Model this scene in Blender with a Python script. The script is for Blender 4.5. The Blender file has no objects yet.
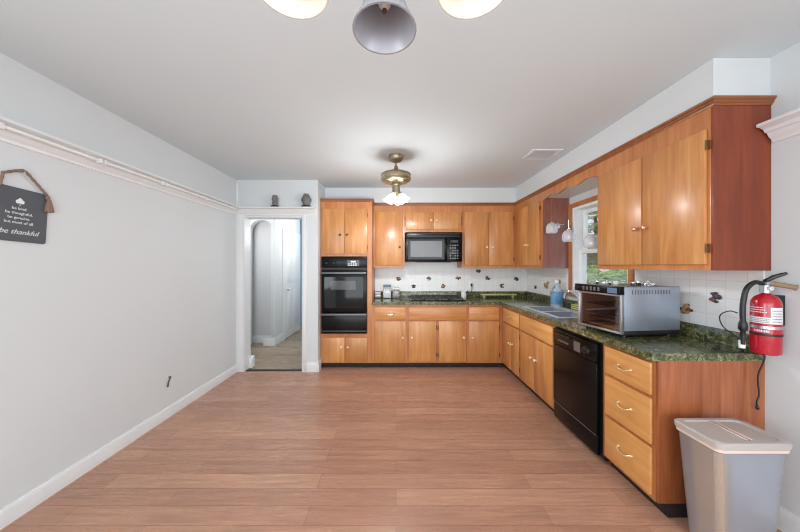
import bpy, bmesh, math, random
from mathutils import Vector, Matrix
random.seed(7)
S = bpy.context.scene
COL = S.collection
PI = math.pi

# ------------------------------------------------------------------ camera
cd = bpy.data.cameras.new('camera'); cam = bpy.data.objects.new('camera', cd); COL.objects.link(cam)
cam.location = (0, 0, 1.40); cam.rotation_euler = (PI/2, 0, 0)
cd.sensor_width = 36; cd.lens = 36*285/800; cd.shift_x = 0.005; cd.shift_y = 0.0; cd.clip_start = 0.02
S.camera = cam
# ------------------------------------------------------------------ world, lights, exposure
S.view_settings.view_transform = 'Standard'; S.view_settings.look = 'None'
S.view_settings.gamma = 1; S.view_settings.use_curve_mapping = False
S.cycles.filter_width = 1.1
S.view_settings.exposure = 0.02
w = bpy.data.worlds.new('sky'); S.world = w; w.use_nodes = True
bg = w.node_tree.nodes['Background']; bg.inputs[0].default_value = (0.80, 0.90, 1.0, 1); bg.inputs[1].default_value = 1.25
def area(name, loc, rot, sx, sy, power, col=(1, 1, 1), spread=PI):
    l = bpy.data.lights.new(name, 'AREA'); l.shape = 'RECTANGLE'; l.size = sx; l.size_y = sy; l.energy = power; l.color = col; l.spread = spread
    o = bpy.data.objects.new(name, l); COL.objects.link(o); o.location = loc; o.rotation_euler = rot
    return o
def point(name, loc, power, col=(1, .9, .78), r=.03):
    l = bpy.data.lights.new(name, 'POINT'); l.energy = power; l.color = col; l.shadow_soft_size = r
    o = bpy.data.objects.new(name, l); COL.objects.link(o); o.location = loc
    return o
XL0, XR0 = -2.112, 2.05
sun = bpy.data.lights.new('sun', 'SUN'); sun.energy = 1.6; sun.angle = .03; sun.color = (1, .96, .9)
so = bpy.data.objects.new('sun', sun); COL.objects.link(so); so.rotation_euler = (math.radians(38), 0, math.radians(-20))
area('daylight_fill_rear', (0, -2.42, 1.32), (PI/2, 0, 0), 3.6, 2.1, 88, (.915, .972, 1))  # added fill from behind the camera, its window is unseen and assumed
area('daylight_fill_left', (XL0-.03, -1.15, 1.35), (0, -PI/2, 0), 1.28, 1.88, 44, (.915, .972, 1))  # added side fill to even out the light, no window known here
area('daylight_fill_right', (XR0+.03, -1.15, 1.35), (0, PI/2, 0), 1.28, 1.88, 32, (.915, .972, 1))  # added fill from the other side, likewise without a known window
FAN_W, CHAN_W = 12.0, 1.1
point('hall_fill_light', (-2.6, 4.42, 1.9), 17, (1, .97, .93), .2); point('hall_far_fill_light', (-1.25, 5.6, 2.0), 26, (1, .97, .93), .2)  # added fill lights to brighten the hall, no lamp fixtures

# ------------------------------------------------------------------ materials
def lin(c):
    return tuple((v/255/12.92 if v/255 <= .04045 else ((v/255+.055)/1.055)**2.4) for v in c)
class NT:
    def __init__(s, name):
        s.m = bpy.data.materials.new(name); s.m.use_nodes = True; s.t = s.m.node_tree; s.n = s.t.nodes
        s.b = s.n['Principled BSDF']
    def new(s, t, **k):
        n = s.n.new(t)
        for a, v in k.items():
            if hasattr(n, a) and a not in ('Scale',): setattr(n, a, v)
        return n
    def lk(s, a, b): s.t.links.new(a, b)
def setin(b, **k):
    names = dict(rough='Roughness', metal='Metallic', spec='Specular IOR Level', coat='Coat Weight', coatr='Coat Roughness',
                 trans='Transmission Weight', ior='IOR', alpha='Alpha', emis='Emission Strength', sub='Subsurface Weight')
    for a, v in k.items(): b.inputs[names[a]].default_value = v
def coords(x, scale=(1, 1, 1), rnd=True):
    tc = x.new('ShaderNodeTexCoord'); mp = x.new('ShaderNodeMapping'); mp.inputs['Scale'].default_value = scale
    if rnd:
        oi = x.new('ShaderNodeObjectInfo'); mul = x.new('ShaderNodeMath', operation='MULTIPLY'); mul.inputs[1].default_value = 17.3
        x.lk(oi.outputs['Random'], mul.inputs[0])
        ad = x.new('ShaderNodeVectorMath', operation='ADD'); x.lk(tc.outputs['Object'], ad.inputs[0]); x.lk(mul.outputs[0], ad.inputs[1])
        x.lk(ad.outputs[0], mp.inputs['Vector'])
    else: x.lk(tc.outputs['Object'], mp.inputs['Vector'])
    return mp.outputs[0]
def noise(x, vec, scale, detail=3, dist=0, rough=.5):
    n = x.new('ShaderNodeTexNoise'); n.inputs['Scale'].default_value = scale; n.inputs['Detail'].default_value = detail
    n.inputs['Distortion'].default_value = dist; n.inputs['Roughness'].default_value = rough
    x.lk(vec, n.inputs['Vector']); return n
def ramp(x, fac, stops):
    r = x.new('ShaderNodeValToRGB'); e = r.color_ramp.elements
    while len(e) < len(stops): e.new(.5)
    for i, (p, c) in enumerate(stops): e[i].position = p; e[i].color = (*c, 1)
    x.lk(fac, r.inputs[0]); return r.outputs[0]
def mixc(x, a, b, fac, mode='MIX'):
    m = x.new('ShaderNodeMix', data_type='RGBA', blend_type=mode)
    for sock, v in ((m.inputs[0], fac), (m.inputs[6], a), (m.inputs[7], b)):
        if hasattr(v, 'is_output'): x.lk(v, sock)
        else: sock.default_value = v if isinstance(v, (int, float)) else (*v, 1)
    return m.outputs[2]
def bump(x, h, strength=.1, dist=.01):
    b = x.new('ShaderNodeBump'); b.inputs['Strength'].default_value = strength; b.inputs['Distance'].default_value = dist
    x.lk(h, b.inputs['Height']); x.lk(b.outputs[0], x.b.inputs['Normal'])
def plain(name, rgb, rough=.5, metal=0, var=.04, vs=6, **k):
    x = NT(name); c = lin(rgb)
    n = noise(x, coords(x), vs, 3)
    col = ramp(x, n.outputs[0], [(.25, tuple(v*(1-var) for v in c)), (.75, tuple(min(1, v*(1+var)) for v in c))])
    x.lk(col, x.b.inputs['Base Color']); setin(x.b, rough=rough, metal=metal, **k); return x.m
def wood(name, c1, c2, c3, axis='Z', rough=.34, gs=1.0, coat=.2):
    x = NT(name)
    sc = {'Z': (14, 14, 1.1), 'X': (1.1, 14, 14), 'Y': (14, 1.1, 14)}[axis]
    v = coords(x, tuple(q*gs for q in sc))
    n1 = noise(x, v, 1.6, 5, .6, .6)
    col = ramp(x, n1.outputs[0], [(.29, lin(c1)), (.5, lin(c2)), (.71, lin(c3))])
    v2 = coords(x, (1, 1, .5) if axis == 'Z' else (.6, .6, .6)); n2 = noise(x, v2, 2.6, 2)
    blot = ramp(x, n2.outputs[0], [(.3, (.80, .75, .70)), (.68, (1.08, 1.08, 1.08))])
    x.lk(mixc(x, col, blot, 1.0, 'MULTIPLY'), x.b.inputs['Base Color'])
    setin(x.b, rough=rough, coat=coat, coatr=.2); bump(x, n1.outputs[0], .04, .003); return x.m
M = {}
M['wall'] = plain('wall_paint', (213, 217, 219), .75, var=.012, vs=2.0)
M['ceil'] = plain('ceiling_paint', (214, 223, 227), .85, var=.012, vs=1.2)
M['trim'] = plain('white_gloss_paint', (226, 228, 229), .38, var=.012)
M['sash'] = plain('white_window_paint', (246, 248, 250), .35, var=.01)
M['hallgrey'] = plain('pale_grey_paint', (206, 208, 212), .8, var=.012)
M['hallblue'] = plain('blue_light_wall', (120, 158, 190), .7)  # blue light of the far room put into the wall colour
M['door'] = wood('honey_wood', (188, 124, 70), (203, 141, 82), (216, 161, 102))
M['doorH'] = wood('honey_wood_across', (188, 124, 70), (203, 141, 82), (216, 161, 102), 'X')
M['doorY'] = wood('honey_wood_along', (214, 150, 84), (226, 166, 98), (236, 182, 118), 'Y')
M['frame'] = wood('frame_wood', (180, 112, 64), (194, 126, 74), (204, 140, 88))
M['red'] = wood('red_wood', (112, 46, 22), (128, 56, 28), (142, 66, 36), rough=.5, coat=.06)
M['redsheen'] = wood('sheen_side_wood', (128, 74, 60), (144, 88, 74), (156, 100, 86), rough=.22, coat=.6)  # same red wood, window sheen put into a paler purplish base
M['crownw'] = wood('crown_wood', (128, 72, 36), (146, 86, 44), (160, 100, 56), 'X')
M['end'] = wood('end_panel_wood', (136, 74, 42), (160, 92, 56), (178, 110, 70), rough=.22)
M['toe'] = plain('toe_kick_black', (34, 24, 24), .6)
M['black'] = plain('black_enamel', (10, 10, 11), .24, var=.1, spec=.25)
M['blackm'] = plain('black_plastic', (24, 24, 26), .4, var=.1)
M['glassb'] = plain('dark_glass', (12, 12, 13), .06, var=.05, spec=.35)
M['ovwin'] = plain('oven_window', (58, 60, 62), .12)
M['mwwin'] = plain('microwave_window', (112, 114, 116), .22)
M['greytrim'] = plain('grey_trim', (112, 114, 116), .3, metal=.4)
M['steel'] = plain('stainless_steel', (190, 193, 198), .28, metal=.9, var=.05)
M['sink'] = plain('sink_steel', (222, 227, 234), .3, metal=.3)
M['bowl'] = plain('shaded_sink_steel', (158, 164, 174), .35, metal=.3)  # bowl shade put into the colour, darker copy of the rim steel
M['tosteel'] = plain('toaster_steel', (178, 190, 206), .36, metal=.75, var=.06, vs=9)
M['chrome'] = plain('chrome', (220, 222, 226), .08, metal=1)
M['brass'] = plain('antique_brass', (168, 158, 132), .32, metal=.85, var=.3, vs=30)
M['brassp'] = plain('brass_pull', (232, 206, 160), .25, metal=.55)
M['cream'] = plain('cream_ceramic', (236, 214, 176), .25)
M['darkknob'] = plain('dark_knob', (84, 56, 34), .35)
M['hinge'] = plain('hinge_bronze', (122, 88, 56), .4, metal=.6)
M['white'] = plain('white_plastic', (238, 238, 236), .35)
M['redpaint'] = plain('red_enamel', (178, 16, 40), .2, coat=.4)
M['labelw'] = plain('label_white', (222, 222, 226), .5)
M['rope'] = plain('rope_brown', (132, 106, 90), .9, var=.3, vs=160)
M['stone'] = plain('grey_stone', (112, 108, 110), .7, var=.3, vs=40)
M['slate'] = plain('slate_board', (82, 86, 92), .7, var=.06)
M['chalk'] = plain('chalk_white', (226, 226, 228), .8)
M['tan'] = plain('tan_sleeve', (152, 126, 100), .6)
M['green'] = plain('leaf_green', (70, 84, 60), .6)
M['purple'] = plain('plum_purple', (62, 54, 78), .45)
M['berry'] = plain('berry_red', (128, 72, 66), .45)
M['gold'] = plain('fruit_gold', (182, 150, 98), .45)
M['lidblue'] = plain('lid_blue_grey', (92, 116, 146), .4)
M['coffee'] = plain('brown_contents', (110, 78, 58), .8, vs=80, var=.3)
M['liner'] = plain('oven_liner_brown', (206, 158, 134), .45)
M['sponge'] = plain('sponge_yellow', (204, 210, 128), .9)
M['boardw'] = plain('cutting_board', (196, 196, 132), .5)
M['ground'] = plain('lawn_ground', (106, 130, 70), .95, var=.3, vs=4)
M['bark'] = plain('bark', (92, 74, 58), .9, var=.2, vs=20)
M['greybag'] = plain('grey_bag', (172, 178, 192), .6, var=.08, vs=9)
M['paperbag'] = plain('tan_paper', (240, 184, 112), .9)
M['binlid'] = plain('bin_lid_plastic', (182, 174, 170), .4, var=.03)
M['binpink'] = plain('bin_liner_pink', (222, 200, 188), .5)
M['screw'] = plain('knob_pinkish', (206, 150, 120), .25, metal=.5)
M['mark'] = plain('dark_wire', (70, 70, 72), .5)
def leaf_mat(name, a, b, sc=3.5):
    x = NT(name); n = noise(x, coords(x), sc, 4)
    x.lk(ramp(x, n.outputs[0], [(.3, lin(a)), (.7, lin(b))]), x.b.inputs['Base Color']); setin(x.b, rough=.6); return x.m
M['blue'] = leaf_mat('blue_label', (52, 122, 172), (128, 172, 204), 22)
M['leafA'] = leaf_mat('tree_leaves', (58, 84, 40), (138, 164, 84)); M['leafB'] = leaf_mat('shrub_leaves', (70, 112, 44), (150, 190, 90))
M['bloom'] = plain('pale_blossom', (232, 214, 222), .7)
def clear(name, tint=(1, 1, 1), gloss=.12, rough=.03, body=None, bodyf=0.0):
    x = NT(name); n = x.n; tr = n.new('ShaderNodeBsdfTransparent'); tr.inputs[0].default_value = (*tint, 1)
    gl = n.new('ShaderNodeBsdfGlossy'); gl.inputs['Roughness'].default_value = rough
    lw = n.new('ShaderNodeLayerWeight'); lw.inputs['Blend'].default_value = .35
    ma = n.new('ShaderNodeMath'); ma.operation = 'MULTIPLY_ADD'; ma.inputs[1].default_value = .6; ma.inputs[2].default_value = gloss
    x.lk(lw.outputs['Facing'], ma.inputs[0])
    mx = n.new('ShaderNodeMixShader'); x.lk(ma.outputs[0], mx.inputs[0]); x.lk(tr.outputs[0], mx.inputs[1]); x.lk(gl.outputs[0], mx.inputs[2])
    out = mx.outputs[0]
    if body:
        df = n.new('ShaderNodeBsdfDiffuse'); df.inputs[0].default_value = (*lin(body), 1)
        m2 = n.new('ShaderNodeMixShader'); m2.inputs[0].default_value = bodyf; x.lk(out, m2.inputs[1]); x.lk(df.outputs[0], m2.inputs[2]); out = m2.outputs[0]
    x.lk(out, n['Material Output'].inputs['Surface']); return x.m
M['pane'] = clear('window_glass', gloss=.03)
M['globe'] = clear('clear_globe_glass', (.93, .95, .97), .16, .05, (240, 244, 250), .42)
M['jar'] = clear('jar_plastic', (.95, .96, .97), .1, .1, (232, 234, 236), .22)
M['jug'] = clear('jug_plastic', (.9, .95, .98), .08, .2, (200, 218, 226), .6)
M['togl'] = clear('toaster_glass', (.86, .79, .75), .08, .04)
M['shadeglass'] = clear('frosted_shade_glass', (.8, .8, .82), .06, .25, (150, 150, 158), .7)
M['binbody'] = clear('bin_plastic', (.90, .92, .95), .05, .3, (190, 192, 198), .2)
def lamp_glass(name, col, e):
    x = NT(name); setin(x.b, rough=.3); x.b.inputs['Base Color'].default_value = (.2, .18, .15, 1)
    n = noise(x, coords(x), 14, 2, 1.5)
    c = ramp(x, n.outputs[0], [(.3, tuple(v*.86 for v in col)), (.7, col)])
    x.lk(c, x.b.inputs['Emission Color']); x.b.inputs['Emission Strength'].default_value = e; return x.m
M['litfan'] = lamp_glass('lit_tulip_glass', (1, .96, .88), 2.6)
M['litchan'] = lamp_glass('lit_bell_glass', (1, .91, .78), .27)
def floor_mat(name, c1, c2, mort, roww, length, axis='X', rough=.27):
    x = NT(name); tc = x.new('ShaderNodeTexCoord'); mp = x.new('ShaderNodeMapping')
    if axis == 'Y': mp.inputs['Rotation'].default_value = (0, 0, PI/2)
    x.lk(tc.outputs['Object'], mp.inputs[0])
    b = x.new('ShaderNodeTexBrick'); b.offset = .37; b.offset_frequency = 2; b.inputs['Scale'].default_value = 1
    b.inputs['Mortar Size'].default_value = .0016; b.inputs['Mortar Smooth'].default_value = .3; b.inputs['Bias'].default_value = 0
    b.inputs['Brick Width'].default_value = length; b.inputs['Row Height'].default_value = roww
    b.inputs['Color1'].default_value = (*lin(c1), 1); b.inputs['Color2'].default_value = (*lin(c2), 1); b.inputs['Mortar'].default_value = (*lin(mort), 1)
    x.lk(mp.outputs[0], b.inputs['Vector'])
    m2 = x.new('ShaderNodeMapping'); m2.inputs['Scale'].default_value = (1.3, 16, 1); x.lk(mp.outputs[0], m2.inputs[0])
    n = noise(x, m2.outputs[0], 2.2, 6, 1.0, .62)
    g = ramp(x, n.outputs[0], [(.3, (.78, .76, .76)), (.7, (1.14, 1.14, 1.15))])
    x.lk(mixc(x, b.outputs[0], g, 1.0, 'MULTIPLY'), x.b.inputs['Base Color'])
    r = ramp(x, n.outputs[0], [(.3, (rough+.08,)*3), (.7, (rough-.05,)*3)]); x.lk(r, x.b.inputs['Roughness'])
    bump(x, n.outputs[0], .06, .003); return x.m
M['floor'] = floor_mat('red_brown_planks', (172, 128, 106), (190, 145, 120), (130, 92, 76), .128, 1.35)
M['hallfloor'] = floor_mat('tan_planks', (150, 130, 108), (164, 144, 122), (128, 108, 88), .12, 1.1)
def tile_mat(name, plane):
    x = NT(name); tc = x.new('ShaderNodeTexCoord'); sp = x.new('ShaderNodeSeparateXYZ'); cb = x.new('ShaderNodeCombineXYZ')
    x.lk(tc.outputs['Object'], sp.inputs[0]); x.lk(sp.outputs[0 if plane == 'B' else 1], cb.inputs[0]); x.lk(sp.outputs[2], cb.inputs[1])
    b = x.new('ShaderNodeTexBrick'); b.offset = 0; b.inputs['Scale'].default_value = 1; b.inputs['Mortar Size'].default_value = .0022
    b.inputs['Brick Width'].default_value = .109; b.inputs['Row Height'].default_value = .109; b.inputs['Mortar Smooth'].default_value = .2
    b.inputs['Color1'].default_value = (*lin((236, 236, 234)), 1); b.inputs['Color2'].default_value = (*lin((240, 240, 239)), 1)
    b.inputs['Mortar'].default_value = (*lin((222, 222, 222)), 1); x.lk(cb.outputs[0], b.inputs['Vector'])
    x.lk(b.outputs[0], x.b.inputs['Base Color']); setin(x.b, rough=.22)
    bump(x, b.outputs['Fac'], -.06, .001); return x.m
M['tileB'] = tile_mat('white_tile_back', 'B'); M['tileR'] = tile_mat('white_tile_side', 'R')
def marble():
    x = NT('green_marble'); v = coords(x, rnd=False)
    a = noise(x, v, 30, 8, .9, .72); b = noise(x, v, 160, 4, .4, .6)
    c = ramp(x, a.outputs[0], [(.33, lin((40, 44, 30))), (.47, lin((80, 84, 54))), (.57, lin((126, 126, 90))), (.70, lin((190, 186, 150)))])
    d = ramp(x, b.outputs[0], [(.38, (.45, .48, .42)), (.62, (1.25, 1.25, 1.2))])
    x.lk(mixc(x, c, d, .75, 'MULTIPLY'), x.b.inputs['Base Color']); setin(x.b, rough=.14, spec=.55); return x.m
M['marble'] = marble()

# ------------------------------------------------------------------ mesh helpers
class MB:
    def __init__(s): s.bm = bmesh.new(); s.mi = 0
    def _tag(s, faces):
        for f in faces: f.material_index = s.mi
    def box(s, x0, x1, y0, y1, z0, z1, b=0, seg=2):
        x0, x1 = min(x0, x1), max(x0, x1); y0, y1 = min(y0, y1), max(y0, y1); z0, z1 = min(z0, z1), max(z0, z1)
        vs = [s.bm.verts.new(p) for p in ((x0,y0,z0),(x1,y0,z0),(x1,y1,z0),(x0,y1,z0),(x0,y0,z1),(x1,y0,z1),(x1,y1,z1),(x0,y1,z1))]
        fs = [s.bm.faces.new([vs[i] for i in q]) for q in ((3,2,1,0),(4,5,6,7),(0,1,5,4),(1,2,6,5),(2,3,7,6),(3,0,4,7))]
        s._tag(fs)
        if b:
            es = list({e for f in fs for e in f.edges})
            r = bmesh.ops.bevel(s.bm, geom=es, offset=b, segments=seg, affect='EDGES', profile=.5); s._tag(r['faces'])
        return s
    def rings(s, rs, close0=True, close1=True, loop=True):
        R = [[s.bm.verts.new(p) for p in r] for r in rs]; n = len(R[0])
        for a, b in zip(R, R[1:]):
            for i in range(n if loop else n-1):
                j = (i+1) % n
                try: s._tag([s.bm.faces.new((a[i], a[j], b[j], b[i]))])
                except ValueError: pass
        if close0 and n > 2: s._tag([s.bm.faces.new(R[0][::-1])])
        if close1 and n > 2: s._tag([s.bm.faces.new(R[-1])])
        return s
    def lathe(s, prof, c, d=(0, 0, 1), n=24, close=False, wav=0, wn=6, cap0=False, cap1=False):
        q = Vector(d).normalized().to_track_quat('Z', 'Y'); c = Vector(c); rs = []
        L = len(prof)
        for k, (r, z) in enumerate(prof):
            ring = []
            for i in range(n):
                a = 2*PI*i/n; rr = r*(1 + wav*(k/max(1, L-1))**2*math.cos(wn*a))
                ring.append(c + q @ Vector((rr*math.cos(a), rr*math.sin(a), z)))
            rs.append(ring)
        return s.rings(rs, cap0, cap1)
    def cyl(s, p0, p1, r0, r1=None, n=16):
        p0, p1 = Vector(p0), Vector(p1); r1 = r0 if r1 is None else r1
        return s.lathe([(r0, 0), (r1, (p1-p0).length)], p0, p1-p0, n, cap0=True, cap1=True)
    def tube(s, pts, r, n=8):
        P = [Vector(p) for p in pts]; rs = []; up = None
        for i, p in enumerate(P):
            t = ((P[min(i+1, len(P)-1)] - P[max(i-1, 0)])).normalized()
            if up is None: up = t.orthogonal().normalized()
            up = (up - t*up.dot(t)).normalized(); sd = t.cross(up); rr = r[i] if isinstance(r, (list, tuple)) else r
            rs.append([p + (up*math.cos(2*PI*k/n) + sd*math.sin(2*PI*k/n))*rr for k in range(n)])
        return s.rings(rs)
    def cord(s, pts, r, n=8, k=6):
        P = [Vector(p) for p in pts]; P = [2*P[0]-P[1]] + P + [2*P[-1]-P[-2]]; out = []
        for a, b, c, d in zip(P, P[1:], P[2:], P[3:]):
            for i in range(k):
                t = i/k; out.append(.5*((2*b) + (c-a)*t + (2*a-5*b+4*c-d)*t*t + (3*b-a-3*c+d)*t**3))
        return s.tube(out+[P[-2]], r, n)
    def ball(s, c, r, n=12, m=8):
        r = (r, r, r) if isinstance(r, (int, float)) else r; c = Vector(c); rs = []
        for j in range(m+1):
            t = -PI/2 + PI*j/m; t = max(-PI/2+.08, min(PI/2-.08, t))
            rs.append([c + Vector((r[0]*math.cos(t)*math.cos(2*PI*i/n), r[1]*math.cos(t)*math.sin(2*PI*i/n), r[2]*math.sin(t))) for i in range(n)])
        return s.rings(rs)
    def prism(s, pts0, pts1): return s.rings([pts0, pts1])
    def sweep(s, path, prof, side=1):
        P = [Vector((p[0], p[1])) for p in path]; rs = []
        for i, p in enumerate(P):
            nrm = []
            if i > 0: d = (p-P[i-1]).normalized(); nrm.append(Vector((-d.y, d.x))*side)
            if i < len(P)-1: d = (P[i+1]-p).normalized(); nrm.append(Vector((-d.y, d.x))*side)
            m = nrm[0] if len(nrm) == 1 else (nrm[0]+nrm[1])/(1+nrm[0].dot(nrm[1]))
            rs.append([(p.x+m.x*t, p.y+m.y*t, z) for t, z in prof])
        return s.rings(rs)
    def cells(s, us, vs, keep, to3, th):
        # th > 0 thickens along +normal of (u, v), th < 0 the other way
        N = (Vector(to3(1, 0))-Vector(to3(0, 0))).cross(Vector(to3(0, 1))-Vector(to3(0, 0))).normalized()*th
        V = {}; nu, nv = len(us)-1, len(vs)-1
        K = lambda i, j: 0 <= i < nu and 0 <= j < nv and keep(i, j)
        def g(i, j, k):
            if (i, j, k) not in V: V[i, j, k] = s.bm.verts.new(Vector(to3(us[i], vs[j])) + N*k)
            return V[i, j, k]
        fs = []
        for i in range(nu):
            for j in range(nv):
                if not K(i, j): continue
                q = ((i, j), (i+1, j), (i+1, j+1), (i, j+1))
                fs.append(s.bm.faces.new([g(*p, 1) for p in q])); fs.append(s.bm.faces.new([g(*p, 0) for p in q[::-1]]))
                for a, b, n in ((0, 1, (i, j-1)), (1, 2, (i+1, j)), (2, 3, (i, j+1)), (3, 0, (i-1, j))):
                    if not K(*n): fs.append(s.bm.faces.new((g(*q[a], 0), g(*q[b], 0), g(*q[b], 1), g(*q[a], 1))))
        s._tag(fs); return s
    def text(s, body, size, o, U, V, align='CENTER', shear=0, depth=.0004, bold=0):
        c = bpy.data.curves.new('t', 'FONT'); c.body = body; c.size = size; c.align_x = align; c.shear = shear; c.extrude = depth; c.offset = bold; c.resolution_u = 3
        ob = bpy.data.objects.new('t', c); COL.objects.link(ob); dg = bpy.context.evaluated_depsgraph_get(); dg.update()
        me = bpy.data.meshes.new_from_object(ob.evaluated_get(dg)); bpy.data.objects.remove(ob); bpy.data.curves.remove(c)
        U, V = Vector(U), Vector(V); N = U.cross(V); o = Vector(o)
        vs = [s.bm.verts.new(o + U*v.co.x + V*v.co.y + N*v.co.z) for v in me.vertices]
        for p in me.polygons:
            try: s._tag([s.bm.faces.new([vs[i] for i in p.vertices])])
            except ValueError: pass
        bpy.data.meshes.remove(me); return s
    def build(s, name, mats, parent=None, smooth=40, flip=True, origin=None):
        bm = s.bm
        if flip: bmesh.ops.recalc_face_normals(bm, faces=bm.faces)
        if origin is None:
            xs = [v.co for v in bm.verts]; mn = [min(v[i] for v in xs) for i in range(3)]; mx = [max(v[i] for v in xs) for i in range(3)]
            origin = Vector(((mn[0]+mx[0])/2, (mn[1]+mx[1])/2, mn[2]))
        origin = Vector(origin)
        for v in bm.verts: v.co -= origin
        me = bpy.data.meshes.new(name); bm.to_mesh(me); bm.free()
        for m in (mats if isinstance(mats, (list, tuple)) else [mats]): me.materials.append(M[m] if isinstance(m, str) else m)
        if smooth:
            me.shade_smooth(); me.set_sharp_from_angle(angle=math.radians(smooth))
        o = bpy.data.objects.new(name, me); COL.objects.link(o)
        WL[o.name] = origin
        if parent: o.parent = parent; o.location = origin - WL[parent.name]
        else: o.location = origin
        return o
WL = {}
def thing(name, label, cat, loc, group=None):
    o = bpy.data.objects.new(name, None); COL.objects.link(o); o.location = loc; o.empty_display_size = .05
    WL[o.name] = Vector(loc); return tag(o, label, cat, group)
def tag(o, label, cat, group=None):
    o['label'] = label; o['category'] = cat
    if group: o['group'] = group
    return o
def struct(o, label=None):
    o['kind'] = 'structure'
    if label: o['label'] = label
    return o
def cpy(root, loc, label, group=None):
    r = root.copy(); COL.objects.link(r); r.location = loc; r['label'] = label
    if group: r['group'] = group
    for ch in root.children:
        c = ch.copy(); COL.objects.link(c); c.parent = r
        for g in ch.children:
            d = g.copy(); COL.objects.link(d); d.parent = c
    return r
def B(*a, **k): return MB().box(*a, **k)

# ------------------------------------------------------------------ room constants
XL, XR, YD, YB, H = -2.112, 2.05, 3.775, 4.45, 2.54     # left wall, right wall, doorway wall, back wall, ceiling
YN = -2.4
FB, FR = 3.893, 1.457                                     # base cabinet faces (back run, right run)
UB, UR = 4.143, 1.733                                     # upper cabinet faces
NB, NU = 1.583, 1.556                                     # near ends of the right run
ZT, ZU = 2.318, 1.375                                      # top / bottom of uppers
CT = .915                                                 # counter top
DX0, DX1, DZ = -2.02, -1.235, 2.055                       # doorway opening
WX = -1.035                                               # right end of the doorway wall

# floor, ceiling, walls
m = MB().cells([XL-.1, WX, XR+.15], [YN, 3.82, YB+.1], lambda i, j: not (i == 0 and j == 1), lambda u, v: (u, v, 0), -.1)
struct(m.build('floor', 'floor', origin=(0, 0, 0)), 'red brown wood plank kitchen floor')
struct(B(-3.4, WX, 3.82, 6.8, -.1, -.001).build('floor_hall', 'hallfloor', origin=(0, 0, 0)), 'tan plank floor of the hall')
struct(B(DX0, DX1, 3.79, 3.85, 0, .006, b=.002).build('trim_threshold', 'toe'), 'dark threshold strip in the doorway')
struct(B(XL-.1, XR+.15, YN, YB+.1, H, H+.1).build('ceiling', 'ceil'))
struct(B(-3.4, WX, YD+.16, 6.8, 2.5, 2.539).build('ceiling_hall', 'ceil'))
o = MB().cells([YN, -2.1, -.2, YD+.16], [0, .7, 2.0, H], lambda i, j: not (i == 1 and j == 1), lambda u, v: (XL, u, v), -.1)  # unseen opening added for the left fill light
struct(o.build('wall_left', 'wall'))
def vwall(us, vs, keep, to3, th): return MB().cells(us, vs, keep, to3, th)
o = vwall([XL, DX0, DX1, WX], [0, DZ, H], lambda i, j: not (i == 1 and j == 0), lambda u, v: (u, YD, v), -.16)
struct(o.build('wall_doorway', 'wall'), 'white wall with the doorway to the hall')
struct(B(WX-.029, XR+.15, YB, YB+.1, 0, H).build('wall_back', 'wall'))
struct(B(WX-.06, WX-.001, YD+.161, YB-.001, 0, H-.001).build('wall_return', 'wall'))
WY0, WY1, WZ0, WZ1 = 2.50, 3.31, 1.09, 2.07
o = vwall([YN, -2.1, -.2, WY0, WY1, YB+.1], [0, .7, WZ0, 2.0, WZ1, H], lambda i, j: not ((i == 3 and j in (2, 3)) or (i == 1 and j in (1, 2))), lambda u, v: (XR, u, v), .15)  # opening behind the camera is added for the right fill light
o = struct(o.build('wall_right', 'wall'))
o = vwall([XL-.1, -1.8, 1.8, XR+.15], [0, .27, 2.37, H], lambda i, j: not (i == 1 and j == 1), lambda u, v: (u, YN, v), .1)  # unseen opening added to let the rear fill in
struct(o.build('wall_rear', 'wall'))
# soffit above the cabinets
mb = MB().cells([WX, UR+.004, XR], [NU+.004, UB+.004, YB], lambda i, j: not (i == 0 and j == 0), lambda u, v: (u, v, ZT), H-ZT-.001)
struct(mb.build('wall_soffit', 'wall'), 'white soffit above the wooden cabinets')
# hall beyond the doorway
arch = [(-2.58, 0), (-2.58, 2.0)] + [(-2.365-.215*math.cos(a), 2.0+.215*math.sin(a)) for a in [PI*k/16 for k in range(1, 16)]] + [(-2.15, 2.0), (-2.15, 0)]
mb = MB(); outer = [(-3.4, 0)] + arch + [(-2.13, 0), (-2.13, 2.5), (-3.4, 2.5)]
mb.prism([(x, 5.0, z) for x, z in outer], [(x, 5.12, z) for x, z in outer]); struct(mb.build('wall_arch', 'wall', smooth=20), 'white hall wall with an arched opening')
struct(B(-3.4, -2.25, 5.22, 5.3, 0, 2.5).build('wall_alcove', 'hallgrey'))
struct(B(-2.25, -2.13, 5.12, 6.32, 0, 2.5).build('wall_hall_left', 'wall'))
struct(B(-3.4, WX, 6.72, 6.8, 0, 2.5).build('wall_hall_far', 'hallblue'))
struct(B(WX-.06, WX-.03, YB, 6.8, 0, 2.5).build('wall_hall_right', 'wall'))
struct(B(-3.4, XL-.001, YD, YD+.16, 0, 2.5).build('wall_hall_near', 'wall'))
struct(B(-3.4, -3.3, YD+.161, 5.22, 0, 2.5).build('wall_hall_side', 'wall'))
bprof = [(0, 0), (.016, 0), (.016, .075), (.011, .09), (.006, .10), (0, .10)]
def base(name, path, side, k=1.0, label=None):
    return struct(MB().sweep(path, [(t, z*k) for t, z in bprof], side).build(name, 'trim', smooth=30), label)
base('baseboard_left', [(XL, YN), (XL, YD)], -1, 1.0)
base('baseboard_right', [(XR, YN), (XR, NB)], 1, 1.2)
base('baseboard_doorway', [(-1.19, YD), (WX, YD), (WX, 3.888)], -1, 1.25)
base('baseboard_hall', [(-2.32, 4.999), (-2.13, 4.999), (-2.13, 5.35)], -1, 1.45)
base('baseboard_alcove', [(-3.3, 5.219), (-2.25, 5.219)], -1, 1.3)
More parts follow.
